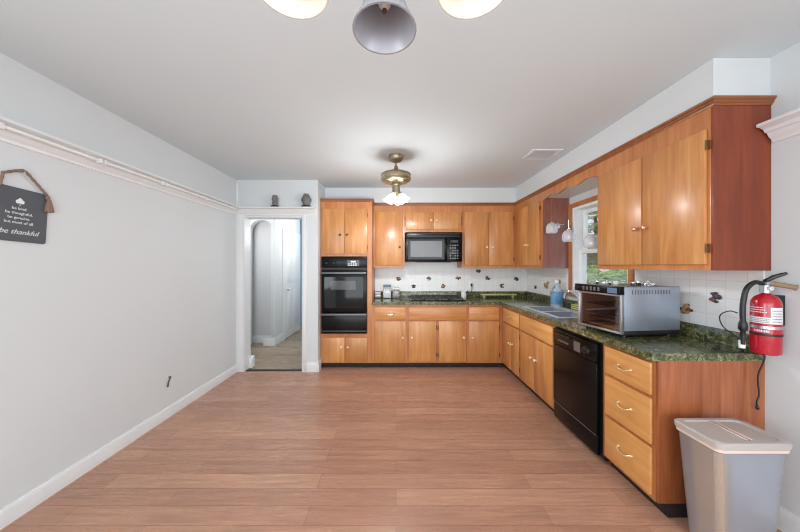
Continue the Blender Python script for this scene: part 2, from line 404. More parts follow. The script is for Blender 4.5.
# hall door on the left hall wall
d2 = struct(MB().box(-2.132, -2.11, 5.42, 6.22, .01, 2.03).build('door_2', 'trim'), 'white panelled hall door')
for z0, z1 in ((.18, .92), (1.06, 1.86)):
    for y0, y1 in ((5.52, 5.78), (5.86, 6.12)):
        B(-2.112, -2.104, y0, y1, z0, z1, b=.003).build('door_panel', 'trim', d2)
MB().lathe([(.012, 0), (.012, .03), (.028, .04), (.03, .055), (.02, .068), (.002, .07)], (-2.111, 5.49, .95), (1, 0, 0), 14, cap1=True).build('door_knob', 'steel', d2)
c2 = MB().box(-2.131, -2.115, 5.34, 5.42, 0, 2.1).box(-2.131, -2.115, 6.22, 6.30, 0, 2.1).box(-2.131, -2.115, 5.42, 6.22, 2.03, 2.1)
struct(c2.build('trim_hall_door', 'trim'))
# doorway casing (jamb lining, casing strips and plinths)
cs = MB()
cs.box(XL+.001, DX0, YD-.016, YD-.001, 0, 2.07, b=.003); cs.box(DX1, DX1+.055, YD-.016, YD-.001, 0, 2.07, b=.003)
cs.box(DX0-.001, DX0+.012, YD-.001, YD+.161, 0, DZ); cs.box(DX1-.012, DX1+.001, YD-.001, YD+.161, 0, DZ); cs.box(DX0+.012, DX1-.012, YD-.001, YD+.161, DZ-.012, DZ+.001)
struct(cs.build('door_1', 'trim'), 'white doorway casing to the hall')
struct(B(DX0, DX0+.055, YD+.12, YD+.20, 0, .16, b=.012).build('trim_plinth', 'trim'))
# plate rail
rprof = [(0, 2.068), (.012, 2.068), (.016, 2.085), (.03, 2.098), (.04, 2.118), (.052, 2.122), (.06, 2.138), (.082, 2.148), (.097, 2.15), (.097, 2.166), (0, 2.166)]
struct(MB().sweep([(XL, YN), (XL, YD), (WX-.03, YD)], rprof, -1).build('trim_plate_rail', 'trim', smooth=25), 'white plate rail moulding along the left wall and over the doorway')
struct(MB().sweep([(XR, YN), (XR, 1.545)], rprof, 1).build('trim_right_plate_rail', 'trim', smooth=25), 'white plate rail moulding on the right wall')
struct(B(XL+.001, XL+.035, YD-.035, YD-.001, 2.167, 2.49, b=.006).build('trim_corner', 'trim'), 'white vertical strip in the corner above the plate rail')
# tile
struct(B(-.326, XR-.011, 4.441, 4.449, 1.006, ZU-.001).build('wall_tile_back', 'tileB', origin=(-.02, 4.44, .0)), 'white square tiles on the back wall')
struct(B(XR-.009, XR-.001, 3.372, 4.44, 1.006, ZU-.001).build('wall_tile_corner', 'tileR', origin=(XR-.01, .02, 0)))
struct(B(XR-.009, XR-.001, NB, 2.435, 1.006, ZU-.001).build('wall_tile_right', 'tileR', origin=(XR-.01, .02, 0)))
struct(B(.13, .952, 4.441, 4.449, ZU, 1.47).build('wall_tile_stove', 'tileB', origin=(-.02, 4.44, 0)))

# ------------------------------------------------------------------ window and outdoors
wd = struct(MB().box(XR-.018, XR-.001, WY0-.05, WY0, WZ0-.01, WZ1+.05, b=.003).box(XR-.018, XR-.001, WY1, WY1+.055, WZ0-.01, WZ1+.05, b=.003)
            .box(XR-.018, XR-.001, WY0, WY1, WZ1, WZ1+.05, b=.003).build('window_1', 'frame'), 'double hung white window in an orange wood casing')
B(XR-.045, XR+.03, WY0-.05, WY1+.055, WZ0-.035, WZ0-.011, b=.004).build('window_sill', 'frame', wd)
fr = MB()
fr.box(XR+.001, XR+.149, WY0, WY0+.028, WZ0, WZ1).box(XR+.001, XR+.149, WY1-.028, WY1, WZ0, WZ1)
fr.box(XR+.001, XR+.149, WY0+.028, WY1-.028, WZ1-.028, WZ1).box(XR+.031, XR+.149, WY0+.028, WY1-.028, WZ0, WZ0+.02)
fr.build('window_frame', 'sash', wd)
def sash(x0, x1, z0, z1):
    y0, y1 = WY0+.03, WY1-.03; s = MB(); t = .045
    s.box(x0, x1, y0, y0+t, z0, z1, b=.003).box(x0, x1, y1-t, y1, z0, z1, b=.003).box(x0, x1, y0+t, y1-t, z0, z0+t, b=.003).box(x0, x1, y0+t, y1-t, z1-t, z1, b=.003)
    so_ = s.build('sash', 'sash', wd)
    B((x0+x1)/2-.002, (x0+x1)/2+.002, y0+t, y1-t, z0+t, z1-t).build('pane', 'pane', so_)
sash(XR+.10, XR+.13, 1.545, WZ1-.03); sash(XR+.055, XR+.085, WZ0+.022, 1.585)

struct(B(2.2, 16, -3, 18, -.3, -.2).build('ground', 'ground'), 'lawn outside the window')
def foliage(c, r, n, size, seed, mi_bloom=0):
    rnd = random.Random(seed); m = MB()
    for k in range(n):
        d = Vector((rnd.gauss(0, 1), rnd.gauss(0, 1), rnd.gauss(0, 1))).normalized(); q = rnd.uniform(.45, 1.0)**.5
        lump = 1 + .22*math.sin(5*d.x+seed)*math.cos(4*d.z+2*d.y)
        p = Vector(c) + Vector((d.x*r[0], d.y*r[1], d.z*r[2]))*q*lump
        a = Vector((rnd.gauss(0, 1), rnd.gauss(0, 1), rnd.gauss(0, .6))).normalized(); b = a.orthogonal().normalized(); sz = size*rnd.uniform(.6, 1.3)
        nrm = a.cross(b)
        m.mi = 1 if rnd.random() < mi_bloom else 0
        v = [m.bm.verts.new(x) for x in (p-a*sz, p+b*sz*.45+nrm*sz*.12, p+a*sz, p-b*sz*.45+nrm*sz*.12)]
        f = m.bm.faces.new(v); f.material_index = m.mi
    return m
def tree(loc, r, zc, h0, n, size, seed, mat, name, label, cat):
    t = thing(name, label, cat, loc)
    foliage((loc[0], loc[1], zc), r, n, size, seed, .04 if mat == 'leafB' else 0).build('foliage', [mat, 'bloom'], t, smooth=0, flip=False)
    MB().tube([(loc[0], loc[1], loc[2]), (loc[0]+.05, loc[1], (loc[2]+zc)/2), (loc[0], loc[1]+.06, zc)], [.09*h0, .07*h0, .03*h0]).build('trunk', 'bark', t)
tree((6.2, 8.8, -.2), (1.7, 1.9, 1.7), 2.9, 1.3, 5200, .11, 1, 'leafA', 'garden_tree', 'tall leafy green tree seen through the upper window sash', 'tree')
tree((4.6, 6.4, -.2), (.9, 1.1, .75), .75, .6, 3600, .07, 2, 'leafB', 'garden_shrub', 'bright green shrub low outside the window', 'shrub')
tree((3.6, 4.1, -.2), (.5, .6, .6), .62, .5, 2600, .06, 3, 'leafB', 'garden_shrub', 'bright green shrub outside the window above the toaster oven', 'shrub')
tree((11.6, 12.4, -.2), (2.6, 2.6, 2.2), 2.2, 1.4, 4200, .15, 4, 'leafA', 'garden_tree', 'dark green tree farther back outside the window', 'tree')

# ------------------------------------------------------------------ cabinet helpers
def slab(m, o, face, u0, u1, z0, z1, t0, t1, b=0):
    if o == 'B': m.box(u0, u1, face-t1, face-t0, z0, z1, b=b)
    else: m.box(face-t1, face-t0, u0, u1, z0, z1, b=b)
    return m
def pt(o, face, u, z, t): return (u, face-t, z) if o == 'B' else (face-t, u, z)
def outd(o): return (0, -1, 0) if o == 'B' else (-1, 0, 0)
def knob(o, face, u, z, parent, mat='cream', r=.016):
    MB().lathe([(r*.75, 0), (r*.42, .003), (r*.4, .012), (r*.95, .018), (r, .024), (r*.7, .031), (r*.05, .033)], pt(o, face, u, z, .0185), outd(o), 14, cap1=True).build('knob', mat, parent)
def hinge(o, face, u, z, parent):
    slab(slab(MB(), o, face, u-.0045, u+.0045, z-.022, z+.022, .0005, .010), o, face, u-.0025, u+.0025, z-.026, z+.026, .0005, .019).build('hinge', 'hinge', parent)
def door(o, face, u0, u1, z0, z1, parent, mat='door', kn=None, hs=None, kmat='cream'):
    d = slab(MB(), o, face, u0, u1, z0, z1, .0005, .018, b=.005).build('door', mat, parent)
    if kn: knob(o, face, kn[0], kn[1], d, kmat)
    if hs is not None:
        for z in (z0+.09, z1-.09): hinge(o, face, hs, z, d)
    return d
def pull(o, face, u, z, parent):
    m = MB(); a = .05
    U = (lambda du, dz, t: pt(o, face, u+du, z+dz, t))
    m.tube([U(-a, .004, .0185), U(-a, .004, .03), U(-a*.75, -.004, .042), U(-.018, -.013, .044), U(.018, -.013, .044), U(a*.75, -.004, .042), U(a, .004, .03), U(a, .004, .0185)], [.005, .005, .0045, .0055, .0055, .0045, .005, .005])
    m.ball(U(-a, .004, .022), .009); m.ball(U(a, .004, .022), .009)
    m.build('pull', 'brassp', parent)
def drawer(o, face, u0, u1, z0, z1, parent, mat, handle=True, name='drawer'):
    d = slab(MB(), o, face, u0, u1, z0, z1, .0005, .018, b=.006).build(name, mat, parent)
    if handle: pull(o, face, (u0+u1)/2, (z0+z1)/2, d)
    return d
def carcass(o, face, u0, u1, depth, parent, z0=.075, z1=.8725, bot=True, endmat=None):
    e = .0006; m = MB(); u0 += e; u1 -= e
    slab(m, o, face, u0, u1, z0, z1, -.018, 0)
    slab(m, o, face, u0, u0+.016, z0, z1, -depth, -.018); slab(m, o, face, u1-.016, u1, z0, z1, -depth, -.018)
    slab(m, o, face, u0+.016, u1-.016, z0, z0+.016, -depth, -.018); slab(m, o, face, u0+.016, u1-.016, z0+.016, z1, -depth, -depth+.008)
    m.build('body', 'frame', parent)
    slab(MB(), o, face, u0, u1, 0, z0-.0005, -depth, -.055).build('toe_kick', 'toe', parent)
def px(p): return (p-396)/73.2
def pu(p): return (p-396)/68.8
def ry(p): return (FR-.018)*285/(p-396)
def uy(p): return (UR-.018)*285/(p-396)
ZD0, ZD1, ZW0, ZW1 = .098, .648, .664, .838

# tall oven cabinet
t = thing('oven_cabinet', 'tall orange wood cabinet housing the black wall oven beside the doorway', 'cabinet', ((-1.031-.33)/2, 4.17, 0))
a, b = -1.031, -.33
oz0, oz1, ox0, ox1 = .478, 1.532, px(321.5), px(367.3)
m = MB()
slab(m, 'B', FB, a, ox0, .075, ZT-.001, -.018, 0); slab(m, 'B', FB, ox1, b, .075, ZT-.001, -.018, 0)
slab(m, 'B', FB, ox0, ox1, .075, oz0, -.018, 0); slab(m, 'B', FB, ox0, ox1, oz1, ZT-.001, -.018, 0)
m.box(a, a+.016, FB+.018, UB+.003, .075, ZT-.001); m.box(a, a+.016, UB+.003, YB-.002, .075, ZT-.001); m.box(b-.016, b, FB+.018, YB-.002, .075, ZT-.001)
m.box(a+.016, b-.016, YB-.01, YB-.002, .075, ZT-.001); m.box(a+.016, b-.016, FB+.018, YB-.01, .075, .09)
m.box(a+.016, b-.016, FB+.018, YB-.01, oz0-.02, oz0-.001); m.box(a+.016, b-.016, FB+.018, YB-.01, oz1+.001, oz1+.02)
m.build('body', 'frame', t)
B(a, b, FB+.055, YB-.002, 0, .0745).build('toe_kick', 'toe', t)
zt0, zt1 = 1.4+(266-254)/73.2, 1.4+(266-208.8)/73.2
door('B', FB, px(322.8), px(344.8), zt0, zt1, t, kn=(px(340.5), 1.4+(266-235)/73.2), hs=None, kmat='darkknob')
door('B', FB, px(345.2), px(367.2), zt0, zt1, t, kn=(px(347.4), 1.4+(266-235)/73.2), hs=px(367.2)+.008, kmat='darkknob')
door('B', FB, px(322.8), px(344.8), .085, .425, t, kn=(px(341.6), .30))
door('B', FB, px(345.4), px(367.4), .085, .425, t, kn=(px(348.2), .30))
cprof = [(0, ZT-.042), (.004, ZT-.042), (.007, ZT-.034), (.013, ZT-.028), (.014, ZT-.020), (.023, ZT-.011), (.025, ZT-.001), (0, ZT-.001)]
MB().sweep([(a, FB), (b, FB), (b, UB)], cprof, -1).build('crown', 'crownw', t, smooth=20)
# wall oven
t = thing('wall_oven', 'black built-in wall oven in the tall orange wood cabinet', 'oven', ((ox0+ox1)/2, FB, oz0))
B(ox0+.02, ox1-.02, FB+.0205, YB-.03, oz0+.002, oz1-.002).build('body', 'blackm', t)
q = .004
cp = B(ox0+q, ox1-q, FB-.03, FB+.02, 1.378, oz1-.004, b=.005).build('control_panel', 'black', t)
B(px(347.5), px(359.5), FB-.0316, FB-.0301, 1.40, 1.478).build('display', 'ovwin', cp)
mm = MB()
for k in range(4):
    for j in range(2): mm.box(px(348.5)+k*.032, px(348.5)+k*.032+.02, FB-.0324, FB-.0316, 1.405+j*.018, 1.415+j*.018)
mm.box(px(351), px(356), FB-.0324, FB-.0316, 1.448, 1.470); mm.build('button', 'chalk', cp)
for u in (px(327), px(334)): MB().lathe([(.014, 0), (.013, .012), (.002, .013)], (u, FB-.0301, 1.44), (0, -1, 0), 14, cap1=True).build('dial', 'blackm', cp)
B(ox0+q, ox1-q, FB-.018, FB+.02, 1.352, 1.376).build('vent', 'blackm', t)
dd = B(ox0+q, ox1-q, FB-.034, FB+.02, .766, 1.349, b=.006).build('oven_door', 'black', t)
B(px(325), px(363.5), FB-.0358, FB-.0342, .83, 1.25).build('door_glass', 'glassb', dd)
B(px(331), px(356), FB-.0372, FB-.0359, 1.08, 1.20).build('window', 'ovwin', dd)
def bar(x0, x1, y, z, par, mat='greytrim'):
    MB().box(x0, x1, y-.034, y-.018, z-.013, z+.013, b=.005).box(x0+.01, x0+.035, y-.02, y-.0005, z-.01, z+.01).box(x1-.035, x1-.01, y-.02, y-.0005, z-.01, z+.01).build('handle', mat, par)
bar(ox0+.01, ox1-.01, FB-.034, 1.305, dd)
dr = B(ox0+q, ox1-q, FB-.034, FB+.02, oz0+.004, .760, b=.006).build('broiler_drawer', 'black', t)
bar(ox0+.004, ox1-.004, FB-.034, .745, dr)
B(ox0+.01, ox1-.01, FB-.0355, FB-.0342, .515, .523).build('trim_line', 'greytrim', dr)

# back base cabinets
G = 'base cabinets along the back wall'
Y0 = FB+.28
u1, u2 = .153, .973
t = thing('base_cabinet', 'orange base cabinet with drawer and single door, next to the wall oven', 'cabinet', ((-.329+u1)/2, Y0, 0), G)
carcass('B', FB, -.3285, u1, .555, t); drawer('B', FB, px(375), px(405.7), ZW0, ZW1, t, 'doorH'); door('B', FB, px(374.5), px(405.7), ZD0, ZD1, t, kn=(px(402.5), .43))
t = thing('base_cabinet', 'orange base cabinet with two doors under the cooktop', 'cabinet', ((u2+u1)/2, Y0, 0), G)
carcass('B', FB, u1, u2, .555, t); drawer('B', FB, px(408.7), px(465.7), ZW0, ZW1, t, 'doorH', False, 'false_drawer_front')
door('B', FB, px(408.7), px(436), ZD0, ZD1, t, kn=(px(411.8), .43), hs=px(436)+.009); door('B', FB, px(438.8), px(465.7), ZD0, ZD1, t, kn=(px(463.2), .43), hs=px(438.8)-.009)
t = thing('base_cabinet', 'orange base cabinet with drawer and single door, in the inside corner', 'cabinet', ((u2+FR)/2, Y0, 0), G)
carcass('B', FB, u2, FR-.001, .555, t); drawer('B', FB, px(468.7), px(498.7), ZW0, ZW1, t, 'doorH'); door('B', FB, px(468.7), px(498.7), ZD0, ZD1, t, kn=(px(472), .43), hs=px(498.7)+.009)
# right base cabinets
G = 'base cabinets along the right wall'
t = thing('base_cabinet', 'narrow orange corner base cabinet with a small drawer, left of the sink cabinet', 'cabinet', (1.74, 3.6, 0), G)
carcass('R', FR, 3.339, YB-.003, .57, t); drawer('R', FR, 3.352, 3.83, ZW0, ZW1, t, 'doorY')
yc = ry(511.3)
door('R', FR, 3.352, yc-.002, ZD0, ZD1, t, kn=(yc-.035, .43)); door('R', FR, yc+.002, 3.83, ZD0, ZD1, t, kn=(yc+.035, .43))
t = thing('base_cabinet', 'orange two-door cabinet under the sink, beside the dishwasher', 'cabinet', (1.74, 2.975, 0), G)
carcass('R', FR, 2.613, 3.338, .57, t); drawer('R', FR, 2.627, 3.317, ZW0, ZW1, t, 'doorY', False, 'false_drawer_front')
door('R', FR, 2.627, 2.968, ZD0, ZD1, t, kn=(2.925, .43)); door('R', FR, 2.972, 3.317, ZD0, ZD1, t, kn=(3.015, .43), hs=3.326)
t = thing('drawer_cabinet', 'orange three-drawer base cabinet at the near end of the counter', 'cabinet', (1.74, 1.79, 0), G)
carcass('R', FR, NB+.016, 2.001, .57, t)
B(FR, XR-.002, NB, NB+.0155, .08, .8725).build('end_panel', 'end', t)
B(FR+.055, XR-.002, NB+.002, NB+.0155, 0, .0795).build('end_toe_kick', 'toe', t)
for z0, z1 in ((.668, .852), (.388, .65), (.10, .37)): drawer('R', FR, ry(650.0), 1.966, z0, z1, t, 'doorY')

# dishwasher
t = thing('dishwasher', 'black dishwasher built in between the sink cabinet and the drawer cabinet', 'dishwasher', (1.74, 2.307, 0))
y0, y1 = 2.045, 2.603
B(FR+.012, XR-.02, 2.006, 2.608, .03, .868).build('body', 'blackm', t)
cp = B(FR-.022, FR+.011, y0, y1, .70, .838, b=.006).build('control_panel', 'black', t)
mm = MB()
for k in range(6): mm.box(FR-.0265, FR-.0222, 2.50-k*.026, 2.518-k*.026, .742, .757, b=.001)
mm.build('button', 'greytrim', cp)
MB().box(FR-.0235, FR-.0222, 2.22, 2.30, .722, .80).build('label', 'greytrim', cp)
MB().lathe([(.034, 0), (.03, .014), (.012, .018), (.011, .03), (.001, .031)], (FR-.0222, 2.15, .764), (-1, 0, 0), 20, cap1=True).build('dial', 'blackm', cp)
B(FR-.04, FR-.0222, 2.34, 2.55, .798, .816, b=.004).build('handle', 'blackm', cp)
B(FR-.02, FR+.011, y0, y1, .19, .697, b=.006).build('door', 'black', t)
B(FR-.014, FR+.011, y0, y1, .04, .186, b=.005).build('kick_panel', 'black', t)
B(FR-.0165, FR-.0142, y0+.01, y1-.01, .174, .180).build('trim_line', 'greytrim', t)
B(FR+.05, FR+.09, y0, y1, 0, .0295).build('foot', 'blackm', t)

# countertop with sink cut-out
SX0, SX1, SY0, SY1 = 1.515, 1.915, 2.66, 3.35
t = thing('countertop', 'green marbled L-shaped countertop on the orange base cabinets', 'countertop', (1.74, 3.6, .873))
xs = [-.329, FR-.042, SX0, SX1, XR-.022]; ys = [NB-.003, SY0, SY1, FB-.025, 4.429]
def kp(i, j):
    if i == 0: return j == 3
    return not (i == 2 and j == 1)
MB().cells(xs, ys, kp, lambda u, v: (u, v, .873), .042).build('slab', 'marble', t)
MB().box(-.329, XR-.022, 4.4295, YB-.002, .873, 1.005, b=.003).box(XR-.0215, XR-.002, NB-.003, YB-.002, .873, 1.005, b=.003).build('backsplash', 'marble', t)
# sink
t = thing('kitchen_sink', 'double bowl stainless steel sink set in the green counter', 'sink', ((SX0+SX1)/2, (SY0+SY1)/2, CT))
m = MB(); ym = (SY0+SY1)/2; zt = CT+.001; th = .006
bx = [SX0-.018, SX0+.02, SX1-.075, SX1+.018]; by = [SY0-.018, SY0+.02, ym-.018, ym+.018, SY1-.02, SY1+.018]
m.cells(bx, by, lambda i, j: not (i == 1 and j in (1, 3)), lambda u, v: (u, v, zt+th), -th+.0005)
m.build('rim', 'sink', t)
for j0, j1 in ((by[1], by[2]), (by[3], by[4])):
    x0, x1, zb = bx[1], bx[2], CT-.16
    mm = MB(); i = .03
    mm.rings([[(x0, j0, zt+.004), (x1, j0, zt+.004), (x1, j1, zt+.004), (x0, j1, zt+.004)], [(x0+.004, j0+.004, zt-.03), (x1-.004, j0+.004, zt-.03), (x1-.004, j1-.004, zt-.03), (x0+.004, j1-.004, zt-.03)],
              [(x0+.02, j0+.02, zb+.02), (x1-.02, j0+.02, zb+.02), (x1-.02, j1-.02, zb+.02), (x0+.02, j1-.02, zb+.02)], [(x0+i, j0+i, zb), (x1-i, j0+i, zb), (x1-i, j1-i, zb), (x0+i, j1-i, zb)]], False, True)
    bo = mm.build('bowl', 'bowl', t, flip=False)
    MB().lathe([(.035, 0), (.035, .003), (.02, .001), (.002, .001)], ((x0+x1)/2, (j0+j1)/2, zb+.0005), n=18).build('drain', 'steel', bo)
# faucet
t = thing('faucet', 'chrome faucet with curved spout behind the sink', 'faucet', (1.875, 2.76, CT+.007))
fx, fy, fz = 1.875, 2.74, CT+.0075
MB().box(fx-.028, fx+.028, fy-.10, fy+.10, fz, fz+.012, b=.004).lathe([(.026, .012), (.024, .05), (.016, .06)], (fx, fy, fz)).build('base', 'chrome', t)
sp = [(1.875, 2.74, fz+.05), (1.865, 2.765, 1.0), (1.835, 2.81, 1.06), (1.80, 2.86, 1.115), (1.775, 2.895, 1.143), (1.755, 2.925, 1.135), (1.745, 2.942, 1.10), (1.742, 2.947, 1.07)]
MB().cord(sp, .0135, 12).build('spout', 'chrome', t)
MB().tube([(fx, fy-.07, fz+.01), (fx, fy-.07, fz+.04), (fx-.02, fy-.10, fz+.055), (fx-.03, fy-.125, fz+.06)], [.012, .012, .008, .008]).build('lever', 'chrome', t)

# ------------------------------------------------------------------ upper cabinets
G = 'upper cabinets on the back wall'
zb, zt = 1.413, 2.185
def ubody(o, face, u0, u1, parent, z0=ZU, z1=ZT-.001, mat='frame'):
    e = .0006
    if o == 'B': B(u0+e, u1-e, face, YB-.0015, z0, z1).build('body', mat, parent)
    else: B(face, XR-.0015, u0+e, u1-e, z0, z1).build('body', mat, parent)
kz = 1.672
t = thing('upper_cabinet', 'single-door orange upper cabinet left of the microwave', 'cabinet', (-.1, 4.3, ZU), G)
ubody('B', UB, -.3285, .126, t); door('B', UB, pu(375.7), pu(402.6), zb, zt, t, kn=(pu(399.6), kz), kmat='darkknob')
t = thing('upper_cabinet', 'short two-door orange cabinet above the microwave', 'cabinet', (.54, 4.3, 1.886), G)
ubody('B', UB, .126, .957, t, 1.886)
door('B', UB, pu(405.7), pu(433.1), 1.925, 2.18, t, kn=(pu(430.8), 2.06), hs=pu(405.7)-.008); door('B', UB, pu(433.5), pu(461.2), 1.925, 2.18, t, kn=(pu(436.6), 2.06), hs=pu(461.2)+.008)
t = thing('upper_cabinet', 'two-door orange upper cabinet between the microwave and the corner', 'cabinet', (1.34, 4.3, ZU), G)
ubody('B', UB, .957, UR-.001, t)
door('B', UB, pu(464.2), pu(488.4), zb, zt, t, kn=(pu(486.3), kz)); door('B', UB, pu(488.8), pu(513.0), zb, zt, t, kn=(pu(492.2), kz), hs=pu(513)+.009)
G = 'upper cabinets on the right wall'
t = thing('upper_cabinet', 'narrow two-door orange upper cabinet in the corner, left of the window', 'cabinet', (1.88, 3.9, ZU), G)
ubody('R', UR, 3.376, YB-.003, t); B(UR+.002, XR-.0015, 3.366, 3.3755, ZU, ZT-.001).build('side_panel', 'redsheen', t)
B(UR-.0005, UR+.0015, 3.366, 3.376, ZU, ZT-.002).build('face_edge', 'frame', t)
ym = uy(527.2)
door('R', UR, uy(538.8), ym-.002, zb, zt, t, kn=(ym-.03, kz), hs=uy(538.8)-.01); door('R', UR, ym+.002, 4.052, zb, zt, t, kn=(ym+.03, kz))
t = thing('upper_cabinet', 'large two-door orange upper cabinet right of the window, with red-brown side', 'cabinet', (1.88, 2.0, ZU), G)
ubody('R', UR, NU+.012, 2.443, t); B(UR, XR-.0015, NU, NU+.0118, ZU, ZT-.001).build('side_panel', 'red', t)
door('R', UR, uy(641.2), 2.428, zb-.005, 2.16, t, kn=(uy(641.2)+.035, 1.662), kmat='screw')
door('R', UR, uy(704.5), uy(642.0), zb-.005, 2.16, t, kn=(uy(642)-.035, 1.662), hs=uy(704.5)-.010, kmat='screw')
struct(MB().sweep([(-.326, UB), (UR, UB), (UR, NU), (XR-.002, NU)], cprof, -1).build('trim_crown', 'crownw', smooth=20), 'wooden crown moulding along the tops of the cabinets')
# valance and lowered white board over the sink
vy0, vy1 = 2.4445, 3.3655
vp = []
for k in range(61):
    f = k/60; y = vy1 + (vy0-vy1)*f
    g = abs(f-.5)*2
    z = 2.190 + .011*math.cos(g*PI*3) * (1 if g < .86 else .3) - .004*g
    if g > .94: z = 2.172
    vp.append((y, z))
poly = [(y, z) for y, z in vp] + [(vy0, ZT-.001), (vy1, ZT-.001)]
tag(MB().prism([(UR+.001, y, z) for y, z in poly], [(UR+.019, y, z) for y, z in poly]).build('valance', 'frame', smooth=20), 'scalloped orange wood valance over the sink window', 'valance')
tag(B(UR+.0195, XR-.002, vy0, vy1, 2.2, 2.214).build('valance_board', 'trim'), 'white board overhead behind the scalloped valance', 'board')

# ------------------------------------------------------------------ microwave
t = thing('microwave_oven', 'black over-the-range microwave under the short upper cabinet', 'microwave', (.54, 4.25, 1.462))
x0, x1, yf, z0, z1 = .142, .942, 4.075, 1.462, 1.884
B(x0, x1, yf, YB-.012, z0, z1, b=.004).build('body', 'blackm', t)
gr = B(x0, x1, yf-.02, yf-.0005, 1.80, z1-.002, b=.004).build('vent_grille', 'black', t)
mm = MB()
for k in range(3): mm.box(x0+.03, x1-.03, yf-.0235, yf-.0202, 1.817+k*.02, 1.825+k*.02)
mm.build('louver', 'blackm', gr)
dd = B(x0, .722, yf-.022, yf-.0005, z0, 1.797, b=.005).build('door', 'black', t)
mm = MB(); a0, a1, b0, b1 = .205, .655, 1.53, 1.755
def ringf(m, u0, u1, v0, v1, w_, y0, y1):
    m.box(u0-w_, u0, y0, y1, v0-w_, v1+w_).box(u1, u1+w_, y0, y1, v0-w_, v1+w_).box(u0, u1, y0, y1, v0-w_, v0).box(u0, u1, y0, y1, v1, v1+w_)
ringf(mm, a0, a1, b0, b1, .035, yf-.028, yf-.0222); mm.build('door_frame', 'glassb', dd)
B(a0, a1, yf-.0245, yf-.0222, b0, b1).build('door_window', 'mwwin', dd)
MB().tube([(.70, yf-.0215, 1.50), (.703, yf-.05, 1.53), (.706, yf-.055, 1.63), (.703, yf-.05, 1.75), (.70, yf-.0215, 1.78)], .011).build('handle', 'black', dd)
cp = B(.724, x1, yf-.022, yf-.0005, z0, 1.797, b=.004).build('control_panel', 'black', t)
B(.775, .88, yf-.0236, yf-.0221, 1.735, 1.765).build('display', 'ovwin', cp)
mm = MB()
for r in range(6):
    for c in range(4):
        if (r*4+c) % 7 != 5: mm.box(.765+c*.033, .765+c*.033+.02, yf-.0232, yf-.0221, 1.50+r*.037, 1.517+r*.037)
mm.build('button', 'greytrim', cp)
B(.30, .80, yf+.02, YB-.15, z0-.008, z0-.0005, b=.003).build('bottom_light_panel', 'blackm', t)

# cooktop
t = thing('gas_cooktop', 'black gas cooktop set on the green counter', 'cooktop', (.58, 4.17, CT+.0005))
B(.19, .97, 3.945, 4.40, CT+.0005, CT+.012, b=.004).build('base', 'black', t)
for cx_ in (.38, .78):
    for cy_ in (4.07, 4.28): MB().lathe([(.045, 0), (.042, .008), (.028, .010), (.026, .016), (.002, .017)], (cx_, cy_, CT+.0122), n=18).build('burner', 'blackm', t)
for gx0, gx1 in ((.23, .57), (.59, .93)):
    m = MB(); z = CT+.036
    for yy in (3.975, 4.07, 4.175, 4.28, 4.375): m.box(gx0, gx1, yy-.005, yy+.005, z-.006, z)
    for xx in (gx0, (gx0+gx1)/2, gx1): m.box(xx-.005, xx+.005, 3.97, 4.38, z-.0065, z+.0005)
    for xx in (gx0, gx1):
        for yy in (3.975, 4.375): m.box(xx-.006, xx+.006, yy-.006, yy+.006, CT+.0122, z-.005)
    m.build('grate', 'blackm', t)
for k in range(4): MB().lathe([(.016, 0), (.014, .016), (.002, .017)], (.58, 4.0+k*.09, CT+.0122), n=12).build('knob', 'blackm', t)

# ------------------------------------------------------------------ toaster oven
tx, ty, tz = 1.705, 2.118, CT+.0008
t = thing('toaster_oven', 'large stainless steel toaster oven with glass door on the counter', 'toaster oven', (tx, ty, tz))
hx, hy, hh, fz = .226, .19, .343, .016
m = MB(); T = .01
def L(x, y, z): return (tx+x, ty+y, tz+z)
def lb(m, x0, x1, y0, y1, z0, z1, b=0): return m.box(tx+x0, tx+x1, ty+y0, ty+y1, tz+z0, tz+z1, b=b)
lb(m, -hx+.02, hx, -hy, -hy+T, fz+.03, hh, .004); lb(m, -hx+.02, hx, hy-T, hy, fz+.03, hh, .004); lb(m, hx-T, hx, -hy+T, hy-T, fz+.03, hh)
lb(m, -hx+.02, hx-T, -hy+T, hy-T, hh-T, hh)
m.build('body', 'tosteel', t)
lb(MB(), -hx+.02, hx, -hy, hy, fz, fz+.0295, .006).build('base', 'blackm', t)
mm = MB()
for k in range(14): lb(mm, -hx+.075+k*.022, -hx+.084+k*.022, -hy-.0012, -hy+.001, hh-.05, hh-.022)
mm.build('side_vent', 'greytrim', t)
lb(MB(), -hx+.03, -hx+.035, -hy+.0105, hy-.0105, hh-.06, hh-.0105).build('inner_panel', 'coffee', t)
cp = lb(MB(), -hx-.022, -hx+.0195, -hy-.003, hy+.012, hh-.052, hh+.002, .005).build('control_panel', 'black', t)
mm = MB()
for k in range(5): lb(mm, -hx-.0255, -hx-.0222, .10-k*.034, .118-k*.034, hh-.04, hh-.012, .001)
mm.build('button', 'greytrim', cp)
lb(MB(), -hx-.0236, -hx-.0222, -.175, -.10, hh-.045, hh-.008).build('display', 'lidblue', cp)
dd = MB()
def fring(m, x0, x1, y0, y1, z0, z1, w_):
    for (a, b_, c, d) in ((y0, y0+w_, z0, z1), (y1-w_, y1, z0, z1), (y0+w_, y1-w_, z0, z0+w_), (y0+w_, y1-w_, z1-w_, z1)): lb(m, x0, x1, a, b_, c, d, .003)
fring(dd, -hx-.006, -hx+.0195, -hy, hy, fz+.008, hh-.0525, .013); dd = dd.build('glass_door', 'steel', t)
lb(MB(), -hx+.004, -hx+.009, -hy+.0135, hy-.0135, fz+.0215, hh-.066).build('door_glass', 'togl', dd)
lb(MB(), hx-.03, hx-.0105, -hy+.0105, hy-.0105, fz+.031, hh-.0105).build('oven_liner', 'liner', t)
lb(MB(), -hx+.036, hx-.0305, -hy+.0105, hy-.0105, fz+.030, fz+.034).build('oven_floor', 'liner', t)
